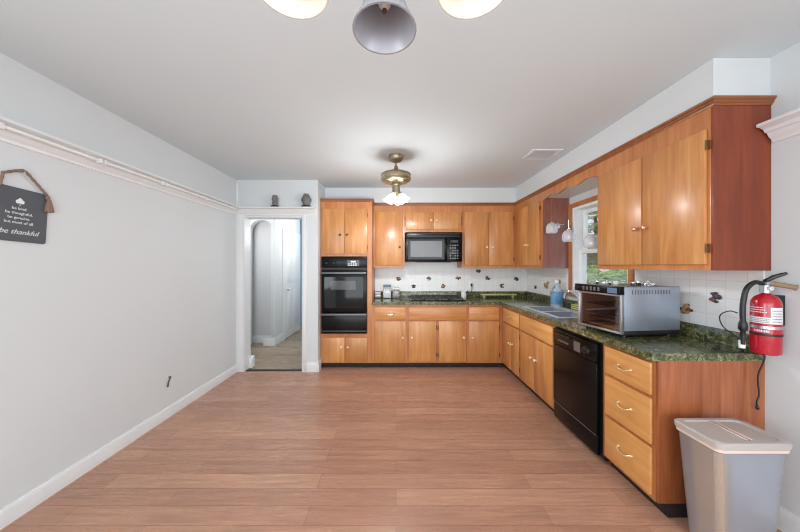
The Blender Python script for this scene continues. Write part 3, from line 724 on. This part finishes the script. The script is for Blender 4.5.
lb(MB(), -hx+.036, hx-.0305, hy-.013, hy-.0102, fz+.0345, hh-.0105).build('oven_liner', 'liner', t)
mm = MB()
for z in (.13, .20):
    for k in range(9): mm.tube([L(-hx+.035, -hy+.02+k*.0425, z), L(hx-.02, -hy+.02+k*.0425, z)], .0022, 6)
    mm.tube([L(-hx+.035, -hy+.0108, z), L(-hx+.035, hy-.0108, z)], .0035, 6)
mm.build('rack', 'chrome', t)
lb(MB(), -hx+.06, hx-.03, -hy+.03, hy-.03, .085, .10, .003).build('tray', 'coffee', t)
for sx in (-.17, .18):
    for sy in (-.15, .15): MB().cyl(L(sx, sy, 0), L(sx, sy, fz-.0005), .017).build('foot', 'blackm', t)
t.rotation_euler = (0, 0, math.radians(7.6))
# small things on the toaster oven
rt = Matrix.Rotation(math.radians(7.6), 3, 'Z')
def on(x, y): p = rt @ Vector((x, y, 0)); return Vector((tx+p.x, ty+p.y, tz+hh+.0008))
G = 'small things on top of the toaster oven'
def cup(x, y, r, h, mat, label, cat, name):
    p = on(x, y); tag(MB().lathe([(r*.7, 0), (r, h*.3), (r, h), (r*.8, h), (r*.6, h*.6), (.002, h*.55)], p, n=14, cap0=True).build(name, mat), label, cat, G)
cup(-.12, .13, .02, .022, 'steel', 'little metal cup at the far front of the toaster oven top', 'cup', 'metal_cup')
cup(-.03, .05, .018, .026, 'white', 'white egg-shaped cup in the middle of the toaster oven top', 'cup', 'white_cup')
cup(.16, .02, .02, .02, 'steel', 'little metal cup at the wall side of the toaster oven top', 'cup', 'metal_cup')
cup(.10, -.10, .022, .018, 'white', 'white bottle cap near the right rear of the toaster oven top', 'cap', 'bottle_cap')
def spool(x, y, r, h, ma, mb_, label, name):
    p = on(x, y); s = thing(name, label, 'knob', p, G)
    MB().cyl(p, p+Vector((0, 0, h)), r*.6).build('body', ma, s); MB().cyl(p+Vector((0, 0, h+.0003)), p+Vector((0, 0, h+.007)), r).build('top', mb_, s)
spool(-.07, -.12, .016, .022, 'blackm', 'chrome', 'black stove knob nearest the toaster oven front', 'stove_knob')
spool(.0, -.09, .016, .024, 'blackm', 'chrome', 'black stove knob in the middle of the toaster oven top', 'stove_knob')
spool(-.16, .08, .014, .02, 'blackm', 'chrome', 'black stove knob at the front corner of the toaster oven nearest the window', 'stove_knob')
spool(.05, -.06, .017, .018, 'blackm', 'steel', 'wide black stove knob set back behind the metal beads', 'stove_knob')
spool(-.10, .03, .015, .016, 'blackm', 'steel', 'low black stove knob toward the window side of the toaster oven top', 'stove_knob')
p = on(.03, -.14)
m = MB()
for k in range(6): m.ball(p + Vector((random.uniform(-.022, .022), random.uniform(-.012, .012), .0075 + .011*(k % 3))), .008, 8, 6)
m.ball(p+Vector((0, 0, .036)), .007, 8, 6); tag(m.build('metal_trinket', 'chrome'), 'little pile of shiny metal beads on the toaster oven edge', 'trinket', G)

# ------------------------------------------------------------------ counter clutter
def jar(loc, r, h, lidm, fill, label, cat='jar', sq=True):
    t = thing('storage_jar', label, cat, loc, 'storage jars on the back counter'); x, y, z = loc
    B(x-r, x+r, y-r, y+r, z, z+h, b=r*.22).build('container', 'jar', t)
    if fill: B(x-r*.93, x+r*.93, y-r*.93, y+r*.93, z+h*fill[1], z+h*fill[2], b=.006).build('contents', fill[0], t)
    B(x-r*.96, x+r*.96, y-r*.96, y+r*.96, z+h+.0005, z+h+.022, b=.006).build('lid', lidm, t)
zc = CT+.0008
jar((-.275, 4.33, zc), .045, .065, 'white', ('white', .25, .8), 'small low white jar at the left end of the back counter')
jar((-.135, 4.33, zc), .062, .175, 'lidblue', ('white', .03, .62), 'tallest storage jar with blue lid on the back counter')
jar((.0, 4.33, zc), .054, .13, 'white', ('coffee', .42, .92), 'storage jar with brown contents beside the cooktop')
t = thing('utensil_cup', 'white cup with a black handle at the right rear of the cooktop', 'cup', (.90, 4.41, CT+.0008))
# stands behind the cooktop against the splash strip
MB().lathe([(.035, 0), (.04, .02), (.042, .10), (.038, .10), (.036, .02), (.002, .012)], (1.02, 4.30, CT+.0008), n=18, cap0=True).build('cup', 'white', t)
MB().tube([(1.02, 4.30, CT+.02), (1.04, 4.27, CT+.08), (1.07, 4.24, CT+.115)], .007).build('handle', 'blackm', t)
t.location = (1.02, 4.30, CT+.0008)
for ch in t.children: ch.location = WL[ch.name] - Vector((1.02, 4.30, CT+.0008))
tag(MB().box(1.34, 1.37, 4.37, 4.41, CT+.001, CT+.0345).box(1.78, 1.81, 4.37, 4.41, CT+.001, CT+.0345).box(1.307, 1.845, 4.345, 4.425, CT+.035, CT+.055, b=.006).build('cutting_board', 'boardw'), 'long narrow wooden board on the counter against the back splash', 'board')
# outlet and plug
t = thing('wall_outlet', 'white outlet with black plug on the back tiles right of the cooktop', 'outlet', (1.17, 4.44, 1.10))
B(1.135, 1.205, 4.434, 4.4405, 1.045, 1.16, b=.003).build('plate', 'white', t); B(1.158, 1.184, 4.405, 4.4335, 1.085, 1.13, b=.005).build('plug', 'blackm', t)
tag(MB().cord([(1.171, 4.4, 1.084), (1.17, 4.395, 1.03), (1.14, 4.40, .96), (1.12, 4.39, CT+.012), (1.09, 4.36, CT+.006)], .004).build('power_cord', 'blackm'), 'short black cord hanging from the outlet near the cooktop', 'cord')
# blue jug
jx, jy = 1.93, 3.42
t = thing('detergent_jug', 'clear jug with blue label on the counter by the sink corner', 'jug', (jx, jy, zc))
MB().lathe([(.06, 0), (.068, .006), (.068, .19), (.055, .225), (.03, .255), (.022, .27), (.022, .285)], (jx, jy, zc), n=24, cap0=True, cap1=True).build('bottle', 'jug', t)
MB().lathe([(.0688, .03), (.0688, .09), (.0688, .18)], (jx, jy, zc), n=24).build('label', 'blue', t)
MB().lathe([(.026, .2855), (.026, .315), (.002, .316)], (jx, jy, zc), n=18, cap0=True).build('cap', 'white', t)
MB().tube([(jx-.06, jy-.02, zc+.16), (jx-.085, jy-.03, zc+.19), (jx-.07, jy-.025, zc+.235), (jx-.03, jy-.01, zc+.255)], .012).build('handle', 'jug', t)
# sponge tray by the window
t = thing('sink_caddy', 'black wire sink caddy between the faucet and the blue-labelled jug', 'rack', (1.98, 3.11, zc))
m = MB().box(1.942, 2.017, 3.02, 3.22, zc, zc+.006)
for yy in (3.022, 3.218): m.tube([(1.944, yy, zc+.004), (1.944, yy, zc+.05), (2.015, yy, zc+.05), (2.015, yy, zc+.004)], .003, 6)
for zz in (.03, .05): m.tube([(1.944, 3.022, zc+zz), (1.944, 3.218, zc+zz)], .003, 6); m.tube([(2.015, 3.022, zc+zz), (2.015, 3.218, zc+zz)], .003, 6)
m.build('frame', 'blackm', t)
tag(B(1.949, 2.009, 3.05, 3.18, zc+.0065, zc+.062, b=.01).build('sponge', 'sponge'), 'yellow green sponge in the black sink caddy', 'sponge')
tag(MB().lathe([(.024, 0), (.03, .09), (.027, .09), (.022, .006), (.002, .005)], (2.012, 3.16, WZ0-.0105), n=16, cap0=True).build('drinking_glass', 'jar'), 'clear glass on the window sill above the faucet', 'glass')

# ------------------------------------------------------------------ fruit decals on the tiles
def decal(o, u, z, s, mats, label, seed):
    r = random.Random(seed); m = MB(); face = 4.4405 if o == 'B' else XR-.0095
    for k in range(5):
        m.mi = 1; a = r.uniform(0, 2*PI); c = (u+math.cos(a)*s*.6, z+math.sin(a)*s*.55)
        p = pt(o, face, c[0], c[1], .0035)
        rr = (s*.34, .003, s*.2) if o == 'B' else (.003, s*.34, s*.2); m.ball(p, rr, 8, 5)
    for k in range(7):
        m.mi = 0 if k < 5 else 2
        p = pt(o, face, u+r.uniform(-.45, .45)*s, z+r.uniform(-.4, .4)*s, .0065); q = s*r.uniform(.24, .34)
        m.ball(p, (q, .006, q) if o == 'B' else (.006, q, q), 10, 6)
    tag(m.build('fruit_decal', mats), label, 'tile decoration', 'fruit decorations on the tiles')
sB = 64.04
def bz(px_, py_): return ((px_-396)/sB, 1.4+(266-py_)/sB)
P, R_, Gd = ['purple', 'green', 'berry'], ['berry', 'green', 'gold'], ['gold', 'green', 'berry']
for (a, b_, s, mt, lb_) in [
    (398.7, 278.7, .036, R_, 'fruit decoration on tile above the storage jars'),
    (413.7, 286, .034, P, 'purple fruit decoration on tile above the left end of the cooktop'),
    (428.7, 278.7, .036, Gd, 'golden fruit decoration on tile under the left half of the microwave'),
    (443, 286, .036, R_, 'low reddish fruit decoration on tile behind the middle of the cooktop'),
    (458, 278, .038, R_, 'reddish fruit decoration on tile under the right end of the microwave'),
    (478, 271, .036, P, 'highest purple fruit decoration, just under the corner cabinet'),
    (487.5, 278, .038, P, 'purple fruit decoration on tile up and right of the plug'),
    (502, 285.7, .038, ['green', 'green', 'gold'], 'low green fruit decoration on tile above the long wooden board'),
    (516, 278.7, .038, ['green', 'green', 'purple'], 'fruit decoration on back tile closest to the corner')]:
    u, z = bz(a, b_); decal('B', u, z, s*1.25, mt, lb_, int(a))
def rz(px_, py_): D = (XR-.01)*285/(px_-396); return D, 1.4+(266-py_)*D/285
for (a, b_, s, mt, lb_) in [
    (535.7, 287, .034, P, 'small dark fruit decoration on side tile by the inside corner'),
    (546.5, 284.5, .062, Gd, 'large golden fruit bunch decoration on tile beside the blue jug'),
    (560, 281.5, .03, R_, 'reddish decoration on tile just under the window-side cabinet'),
    (686.5, 309, .045, ['gold', 'green', 'berry'], 'golden fruit decoration on tile behind the toaster oven back'),
    (716, 297.5, .04, P, 'purple grape decoration on tile left of the fire extinguisher')]:
    u, z = rz(a, b_); decal('R', u, z, s*1.2, mt, lb_, int(a))

# ------------------------------------------------------------------ fire extinguisher
ex, ey = 1.962, 1.512
ez = .935
t = thing('fire_extinguisher', 'red fire extinguisher mounted on the right wall above the trash bin', 'fire extinguisher', (ex, ey, ez))
R = .0545
MB().lathe([(R*.8, 0), (R*.97, .008), (R, .02), (R, .262), (R*.93, .285), (R*.72, .304), (R*.4, .316), (R*.28, .322)], (ex, ey, ez), n=36, cap0=True, cap1=True).build('cylinder', 'redpaint', t)
def wrap(m, a0, a1, z0, z1, r, n=14):
    rs = [[(ex+r*math.sin(a0-.95+(a1-a0)*i/n), ey-r*math.cos(a0-.95+(a1-a0)*i/n), ez+z) for i in range(n+1)] for z in (z0, z1)]
    return m.rings(rs, False, False, loop=False)
def wtxt(m, a0, a1, zz, hgt, n, r, seed):
    rr = random.Random(seed); a = a0
    while a < a1:
        w_ = rr.uniform(.03, .09); wrap(m, a, min(a1, a+w_), zz, zz+hgt, r, 2); a += w_+.03
lab = wrap(wrap(MB(), -1.3, .32, .165, .198, R+.0009), .32, 1.35, .165, .25, R+.0009).build('label', 'labelw', t, flip=False)
m = MB()
for k in range(3): wtxt(m, -1.15, -.1 + .1*k, .225-k*.012+.02, .005, 9, R+.0012, k)
wtxt(m, -.75, .25, .12, .012, 9, R+.0012, 9)
m.build('white_lettering', 'labelw', lab, flip=False)
m = MB()
for k in range(3): wtxt(m, -1.2, .25, .170+k*.009, .004, 9, R+.0014, 30+k)
for k in range(5): wtxt(m, .42, 1.2, .175+k*.014, .004, 9, R+.0014, 40+k)
m.build('grey_lettering', 'greytrim', lab, flip=False)
MB().lathe([(R+.0015, .10), (R+.0015, .112)], (ex, ey, ez), n=36).build('strap', 'blackm', t)
MB().lathe([(R+.002, .137), (R+.002, .152)], (ex, ey, ez), n=36).build('bracket_band', 'steel', t)
m = MB().box(ex+R*.75, XR-.0005, ey-.012, ey+.04, ez+.15, ez+.31, b=.002); m.build('bracket', 'blackm', t)
zt = ez+.3225
MB().cyl((ex, ey, zt), (ex, ey, zt+.04), .022).box(ex-.018, ex+.018, ey-.02, ey+.02, zt+.0405, zt+.06, b=.004).build('valve', 'steel', t)
MB().lathe([(.011, 0), (.011, .01), (.002, .011)], (ex-.01, ey-.0225, zt+.025), (0, -1, 0), 16, cap0=True).build('gauge', 'labelw', t)
MB().tube([(ex-.005, ey, zt+.0615), (ex+.03, ey-.01, zt+.085), (ex+.045, ey-.035, zt+.100), (ex+.055, ey-.042, zt+.106)], [.01, .011, .009, .006]).build('lever', 'blackm', t)
MB().tube([(ex+.012, ey-.012, zt+.05), (ex+.028, ey-.04, zt+.044), (ex+.048, ey-.078, zt+.034)], .0125, 10).cyl((ex+.047, ey-.077, zt+.0342), (ex+.051, ey-.084, zt+.0325), .0145).build('carry_handle', 'tan', t)
MB().cord([(ex-.0185, ey, zt+.05), (ex-.06, ey, zt+.055), (ex-.10, ey+.002, zt+.02), (ex-.115, ey+.004, zt-.05), (ex-.118, ey+.004, zt-.11), (ex-.116, ey+.004, zt-.15)], .0115, 10).build('hose', 'blackm', t)
MB().lathe([(.008, 0), (.010, .05), (.010, .07), (.018, .08), (.018, .105), (.013, .125)], (ex-.116, ey+.004, zt-.275), n=14, cap0=True, cap1=True).build('nozzle', 'blackm', t)
MB().lathe([(.013, 0), (.014, .04)], (ex-.09, ey+.03, zt-.30), n=10, cap0=True, cap1=True).build('nozzle_clip', 'white', t)
# cords around the counter end
tag(MB().cord([(1.985, 1.75, CT+.006), (1.93, 1.70, CT+.006), (1.86, 1.67, CT+.006), (1.84, 1.60, CT+.006), (1.93, 1.575, CT+.006), (1.985, 1.545, CT+.005), (1.988, 1.538, CT-.02), (1.975, 1.555, .80), (1.985, 1.558, .70), (1.975, 1.561, .655), (1.985, 1.565, .63)], .0035, 8).ball((1.985, 1.565, .622), (.008, .008, .012)).build('power_cord', 'blackm'),
    'black cord looping over the near end of the counter down the end panel', 'cord')
tag(MB().cord([(2.036, 1.70, 1.12), (2.0, 1.71, 1.13), (1.955, 1.72, 1.10), (1.95, 1.70, 1.04), (1.985, 1.66, .985), (1.97, 1.62, .94), (1.95, 1.60, CT+.005)], .003, 8).build('phone_cord', 'blackm'),
    'thin black cord curling against the tiles left of the fire extinguisher', 'cord')

# ------------------------------------------------------------------ trash bin
t = thing('trash_bin', 'white plastic lidded bin on the floor at the end of the counter', 'trash bin', (1.64, 1.39, 0))
bx0, bx1, by0, by1, bh = 1.47, 1.80, 1.298, 1.502, .565
m = MB(); d = .035
def rr(x0, x1, y0, y1, z, c=.03, n=5):
    out = []
    for (cx_, cy_, a0) in ((x1-c, y1-c, 0), (x0+c, y1-c, PI/2), (x0+c, y0+c, PI), (x1-c, y0+c, 1.5*PI)):
        for k in range(n+1): a = a0+PI/2*k/n; out.append((cx_+c*math.cos(a), cy_+c*math.sin(a), z))
    return out
m.rings([rr(bx0+d, bx1-d, by0+d*.7, by1-d*.7, .001), rr(bx0, bx1, by0, by1, bh), rr(bx0+.004, bx1-.004, by0+.004, by1-.004, bh), rr(bx0+d+.004, bx1-d-.004, by0+d*.7+.004, by1-d*.7-.004, .008)], True, True)
m.build('body', 'binbody', t)
m = MB().rings([rr(bx0+d+.006, bx0+d+.07, by0+d*.7+.008, by1-d*.7-.035, .0085), rr(bx0+.008, bx0+.07, by0+.012, by1-.055, bh-.03)])
m.build('paper_bag', 'paperbag', t)
m = MB().rings([rr(bx0+d+.078, bx1-d-.008, by0+d*.7+.008, by1-d*.7-.01, .0085), rr(bx0+.078, bx1-.01, by0+.010, by1-.012, bh-.03)])
m.build('bin_bag', 'greybag', t)
m = MB().rings([rr(bx0-.006, bx1+.006, by0-.006, by1+.006, bh-.016), rr(bx0-.006, bx1+.006, by0-.006, by1+.006, bh-.003), rr(bx0+.0, bx1, by0, by1, bh+.0005), rr(bx0-.0005, bx1+.0005, by0-.0005, by1+.0005, bh-.016)], False, False)
m.build('liner_edge', 'binpink', t)
m = MB().rings([rr(bx0-.010, bx1+.010, by0-.010, by1+.010, bh+.001), rr(bx0-.012, bx1+.012, by0-.012, by1+.012, bh+.024), rr(bx0-.006, bx1+.006, by0-.006, by1+.006, bh+.030), rr(bx0+.014, bx1-.014, by0+.014, by1-.014, bh+.030), rr(bx0+.018, bx1-.018, by0+.018, by1-.018, bh+.024)], True, True)
ld = m.build('lid', 'binlid', t)
m = MB(); xm = (bx0+bx1)/2
m.box(xm-.012, xm-.004, by0+.02, by1-.02, bh+.0245, bh+.031, b=.002).box(xm+.012, xm+.02, by0+.02, by1-.02, bh+.0245, bh+.031, b=.002)
m.build('flap_hinge', 'binpink', ld)

# ------------------------------------------------------------------ sign on the left wall
t = thing('wall_sign', 'dark slate hanging sign with white writing on the left wall', 'sign', (XL, 1.598, 1.535))
xs_ = XL+.0012; ang = -.05
sy, sz = 1.598, 1.685
def sg(u, v): return (sy + u*math.cos(ang) - v*math.sin(ang), sz + u*math.sin(ang) + v*math.cos(ang))
w2, h2 = .119, .149
pts = [sg(*q) for q in ((-w2+.008, -h2), (w2-.008, -h2), (w2, -h2+.008), (w2, h2-.008), (w2-.008, h2), (-w2+.008, h2), (-w2, h2-.008), (-w2, -h2+.008))]
bd = MB().prism([(xs_, y, z) for y, z in pts], [(xs_+.009, y, z) for y, z in pts]).build('board', 'slate', t, smooth=0)
U = Vector((0, math.cos(ang), math.sin(ang))); V = Vector((0, -math.sin(ang), math.cos(ang)))
for txt, v, s, sh in (('be kind.', .028, .021, 0), ('be thoughtful.', .002, .021, 0), ('be genuine.', -.024, .021, 0), ('but most of all', -.050, .021, 0), ('be thankful', -.108, .0375, .35)):
    y, z = sg(-.004 if sh else -.008, v); m = MB(); m.text(txt, s, (xs_+.0095, y, z), U, V, shear=sh, bold=0); m.build('lettering', 'chalk', bd, smooth=0, flip=False)
m = MB()
def leafp(c, du, dv, s):
    a = Vector((du, dv)).normalized(); b = Vector((-a.y, a.x)); q = [(0, 0), (.35, .3), (.7, .22), (1, 0), (.7, -.22), (.35, -.3)]
    P = [c + a*x*s + b*yy*s for x, yy in q]; Q = [sg(p.x, p.y) for p in P]
    m.prism([(xs_+.0092, y, z) for y, z in Q], [(xs_+.0099, y, z) for y, z in Q])
c0 = Vector((0, .062))
lf = [(0, .036), (.010, .028), (.013, .022), (.021, .018), (.024, .008), (.020, -.002), (.011, -.006), (0, 0)]
lf = lf + [(-a, b) for a, b in lf[-2:0:-1]]
Q = [sg(c0.x-.008+a*.8, c0.y+b*.8+.004) for a, b in lf]
m.prism([(xs_+.0092, y, z) for y, z in Q], [(xs_+.0099, y, z) for y, z in Q])
Q = [sg(c0.x-.008+a, c0.y+b) for a, b in ((-.0012, -.014), (.0012, -.014), (.0012, .004), (-.0012, .004))]
m.prism([(xs_+.0092, y, z) for y, z in Q], [(xs_+.0099, y, z) for y, z in Q])
m.build('leaf_emblem', 'chalk', bd, smooth=0)
rp = [sg(-.10, h2-.012), (1.52, 1.90), (1.585, 1.932), (1.60, 1.938), (1.615, 1.932), (1.67, 1.87), sg(.108, h2-.008)]
pts = []
for (a, b_) in zip(rp, rp[1:]):
    for k in range(5): f = k/5; pts.append((xs_+.016, a[0]+(b_[0]-a[0])*f, a[1]+(b_[1]-a[1])*f))
pts.append((xs_+.016, *rp[-1]))
rad = [.0078 if k % 2 else .0058 for k in range(len(pts))]
ro = MB().tube(pts, rad, 8).build('rope', 'rope', t)
e = rp[-1]
MB().ball((xs_+.018, e[0], e[1]-.012), (.010, .012, .013), 10, 7).lathe([(.008, 0), (.014, -.03), (.021, -.07), (.020, -.076), (.002, -.074)], (xs_+.019, e[0]+.006, e[1]-.02), n=14).build('tassel', 'rope', ro)
tag(MB().cyl((XL, 1.60, 1.925), (XL+.03, 1.60, 1.927), .003).build('nail', 'steel'), 'nail in the left wall holding the sign rope', 'nail')

# light bars clipped under the plate rail
G = 'white light bars along the plate rail'
ys = [.92, 1.45, 1.98, 2.51, 3.04, 3.58]
names = ['white tube clipped under the plate rail above the sign, leaving the frame', 'white tube under the plate rail just right of the sign', 'white tube under the middle of the left plate rail', 'white tube under the plate rail before the last joint', 'white tube under the plate rail nearest the doorway corner']
xr = XL+.072
for k in range(5):
    lt = thing('light_tube', names[k], 'light tube', (xr, (ys[k]+ys[k+1])/2, 2.118), G)
    MB().cyl((xr, ys[k]+.03, 2.126), (xr, ys[k+1]-.03, 2.126), .010).build('tube', 'white', lt)
    MB().box(xr-.013, xr+.013, ys[k]+.004, ys[k]+.029, 2.108, 2.140, b=.003).build('end_cap', 'trim', lt)
    MB().box(xr-.013, xr+.013, ys[k+1]-.029, ys[k+1]-.004, 2.108, 2.140, b=.003).build('end_cap', 'trim', lt)
# cable stub on the left wall
t = thing('cable_stub', 'short dark cable sticking out low on the left wall', 'cable', (XL, 2.64, .33))
MB().lathe([(.018, 0), (.016, .004), (.004, .005)], (XL+.0003, 2.64, .365), (1, 0, 0), 12, cap0=True).build('grommet', 'labelw', t)
MB().tube([(XL+.004, 2.645, .37), (XL+.02, 2.645, .372), (XL+.024, 2.635, .36), (XL+.016, 2.625, .33), (XL+.012, 2.623, .285)], .006).build('wire', 'mark', t)

# figurines on the door head
G = 'dark figurines on the ledge above the doorway'
def figurine(px_, py0, hgt, wid, label, tall):
    D = YD-.05; s = 285/D; x = (px_-396)/s; z = 2.1668
    t = thing('stone_figurine', label, 'figurine', (x, D, z), G); r = wid/2
    MB().lathe([(r*.95, 0), (r*.95, .018), (r*.7, .024)], (x, D, z), n=16, cap0=True, cap1=True).build('pedestal', 'blackm', t)
    if tall: MB().lathe([(r*.55, .0245), (r*.7, .05), (r*.95, .08), (r*1.0, .105), (r*.8, .13), (r*.45, hgt), (.002, hgt+.004)], (x, D, z), n=16, cap0=True).build('body', 'stone', t)
    else:
        m = MB().lathe([(r*.5, .0245), (r*.6, .04), (r*.7, .06), (r*.55, .075), (r*.7, .09), (r*.75, .11), (r*.5, hgt-.005), (.002, hgt)], (x, D, z), n=16, cap0=True); m.build('body', 'stone', t)
    m = MB().ball((x-r*.3, D-r*.62, z+.1), (.007, .006, .007), 8, 5).ball((x+r*.3, D-r*.62, z+.1), (.007, .006, .007), 8, 5); m.build('eye', 'greytrim', t)
figurine(275, 205.5, .16, .11, 'smaller dark figurine on the ledge over the middle of the doorway', False)
figurine(306.3, 206, .175, .13, 'rounder dark figurine at the right end of the doorway ledge', True)

# ------------------------------------------------------------------ ceiling vent
t = thing('ceiling_vent', 'white rectangular air vent in the ceiling near the soffit', 'vent', (1.48, 2.9, H-.012))
B(1.365, 1.60, 2.80, 3.0, H-.004, H-.0005).build('duct_opening', 'greytrim', t)
m = MB().box(1.335, 1.37, 2.77, 3.03, H-.012, H-.0006, b=.003).box(1.595, 1.63, 2.77, 3.03, H-.012, H-.0006, b=.003).box(1.37, 1.595, 2.77, 2.805, H-.012, H-.0006, b=.003).box(1.37, 1.595, 2.995, 3.03, H-.012, H-.0006, b=.003); m.build('frame', 'trim', t)
m = MB()
for k in range(9): m.box(1.371, 1.594, 2.812+k*.021, 2.822+k*.021, H-.011, H-.0045)
m.build('slat', 'hallgrey', t)

# ------------------------------------------------------------------ fan light
fx, fy = 0.0, 2.94
t = thing('ceiling_light', 'antique brass bladeless ceiling fan with lit tulip glass shades', 'ceiling light', (fx, fy, 2.0))
MB().lathe([(.076, H-.0005), (.077, H-.022), (.072, H-.042), (.056, H-.060), (.03, H-.07), (.012, H-.077)], (fx, fy, 0), n=28, cap0=True, cap1=True).build('canopy', 'brass', t)
MB().lathe([(.011, H-.0775), (.011, H-.105), (.02, H-.115), (.024, H-.135), (.014, H-.150), (.02, H-.17)], (fx, fy, 0), n=18, cap0=True, cap1=True).build('downrod', 'brass', t)
MB().lathe([(.02, 2.3695), (.05, 2.362), (.11, 2.352), (.150, 2.346), (.157, 2.338), (.150, 2.330), (.150, 2.312), (.157, 2.302), (.152, 2.286), (.128, 2.266), (.09, 2.252), (.046, 2.248)], (fx, fy, 0), n=36, cap0=True, cap1=True).build('motor_housing', 'brass', t)
MB().lathe([(.048, 2.2475), (.050, 2.235), (.040, 2.225), (.040, 2.165), (.050, 2.155), (.048, 2.135), (.03, 2.12), (.006, 2.11)], (fx, fy, 0), n=20, cap0=True, cap1=True).build('light_kit', 'brass', t)
for k in range(4):
    a = PI/4 + .35 + k*PI/2; dx, dy = math.cos(a), math.sin(a)
    p = Vector((fx+dx*.036, fy+dy*.036, 2.165)); d = Vector((dx*.52, dy*.52, -.85)).normalized()
    ar = MB().tube([p, p+d*.035], .012).build('lamp_arm', 'brass', t)
    q = p+d*.036
    MB().lathe([(.014, 0), (.024, .012), (.034, .032), (.038, .055), (.051, .083)], q, d, 30, wav=.16, wn=5).build('lamp_shade', 'litfan', t, flip=False)
    MB().ball(q+d*.045, .017, 10, 7).build('bulb', 'litfan', t)
    point('fan_bulb_light', q+d*.10, FAN_W, (.97, .985, 1), .05)

# ------------------------------------------------------------------ chandelier
cx, cy, cz = -.026, .446, 1.936
t = thing('chandelier', 'brass chandelier with bell glass shades hanging close overhead', 'chandelier', (cx, cy, cz))
MB().lathe([(.06, H-.0005), (.06, H-.012), (.02, H-.04)], (cx, cy, 0), n=20, cap0=True, cap1=True).build('canopy', 'brass', t)
MB().cyl((cx, cy, 2.21), (cx, cy, H-.0405), .008).build('rod', 'brass', t)
MB().lathe([(.01, 2.2095), (.04, 2.19), (.045, 2.15), (.025, 2.11), (.03, 2.08), (.006, 2.05)], (cx, cy, 0), n=20, cap0=True, cap1=True).build('hub', 'brass', t)
for k in range(6):
    a = PI/2 + k*PI/3; dx, dy = math.cos(a), math.sin(a); r = .204
    lit = k != 0
    P = lambda rr, z: (cx+dx*rr, cy+dy*rr, z)
    ar = MB().tube([P(.04, 2.13), P(.10, 2.105), P(.16, 2.13), P(.19, 2.15), P(r, 2.135), P(r, 2.115)], .007).build('arm', 'brass', t)
    MB().lathe([(.012, 2.1145), (.025, 2.105), (.027, 2.08)], P(r, 0), n=16, cap0=True, cap1=True).build('socket', 'white', ar)
    prof = [(.028, 2.079), (.034, 2.065), (.036, 2.04), (.042, 2.01), (.054, 1.975), (.066, 1.95), (.073, 1.936)]
    sh = MB().lathe(prof + [(q-.004, z) for q, z in prof[::-1]], P(r, 0), n=28, wav=0).build('lamp_shade', 'litchan' if lit else 'shadeglass', t)
    MB().lathe([(.012, 2.079), (.016, 2.05), (.018, 2.02), (.014, 1.995), (.006, 1.985), (.001, 1.984)], P(r, 0), n=14).build('bulb', 'litfan' if lit else 'white', t)
    if not lit: MB().ball(P(r, 1.982), .006, 8, 6).build('bulb_tip', 'darkknob', t)
    else: point('chandelier_bulb_light', P(r, 1.90), CHAN_W, (.97, .985, 1), .07)

# ------------------------------------------------------------------ glass globes by the window
G = 'clear glass globes hanging by the sink'
def globe(x, y, z, r, label):
    t = thing('glass_globe', label, 'glass globe', (x, y, z-r), G)
    MB().lathe([(r*.82, -r*1.0), (r*1.0, -r*.7), (r*1.02, -r*.2), (r*.95, r*.3), (r*.7, r*.75), (r*.25, r*1.0)], (x, y, z), n=20, wav=0).build('globe', 'globe', t)
    MB().lathe([(r*.27, r*.9), (r*.27, r*1.05), (.003, r*1.1)], (x, y, z), n=12, cap0=True).build('cap', 'chrome', t)
    MB().cyl((x, y, z+r*1.08), (x, y, 2.1995), .0007, n=6).build('wire', 'chrome', t)
globe(1.795, 3.285, 1.838, .062, 'clear glass globe against the red-brown cabinet side, farthest from the window glass')
globe(1.80, 2.97, 1.715, .062, 'middle clear glass globe at the window casing')
globe(1.82, 2.66, 1.632, .062, 'clear glass globe in front of the window pane, nearest the big cabinet')
t = thing('wall_bracket', 'small chrome bracket on the red-brown cabinet side left of the window', 'bracket', (1.90, 3.36, 1.83))
MB().cyl((1.90, 3.3655, 1.87), (1.90, 3.345, 1.87), .03).build('mount', 'chrome', t); MB().tube([(1.80, 3.345, 1.885), (1.88, 3.335, 1.88), (1.97, 3.345, 1.885)], .006).build('bar', 'chrome', t)
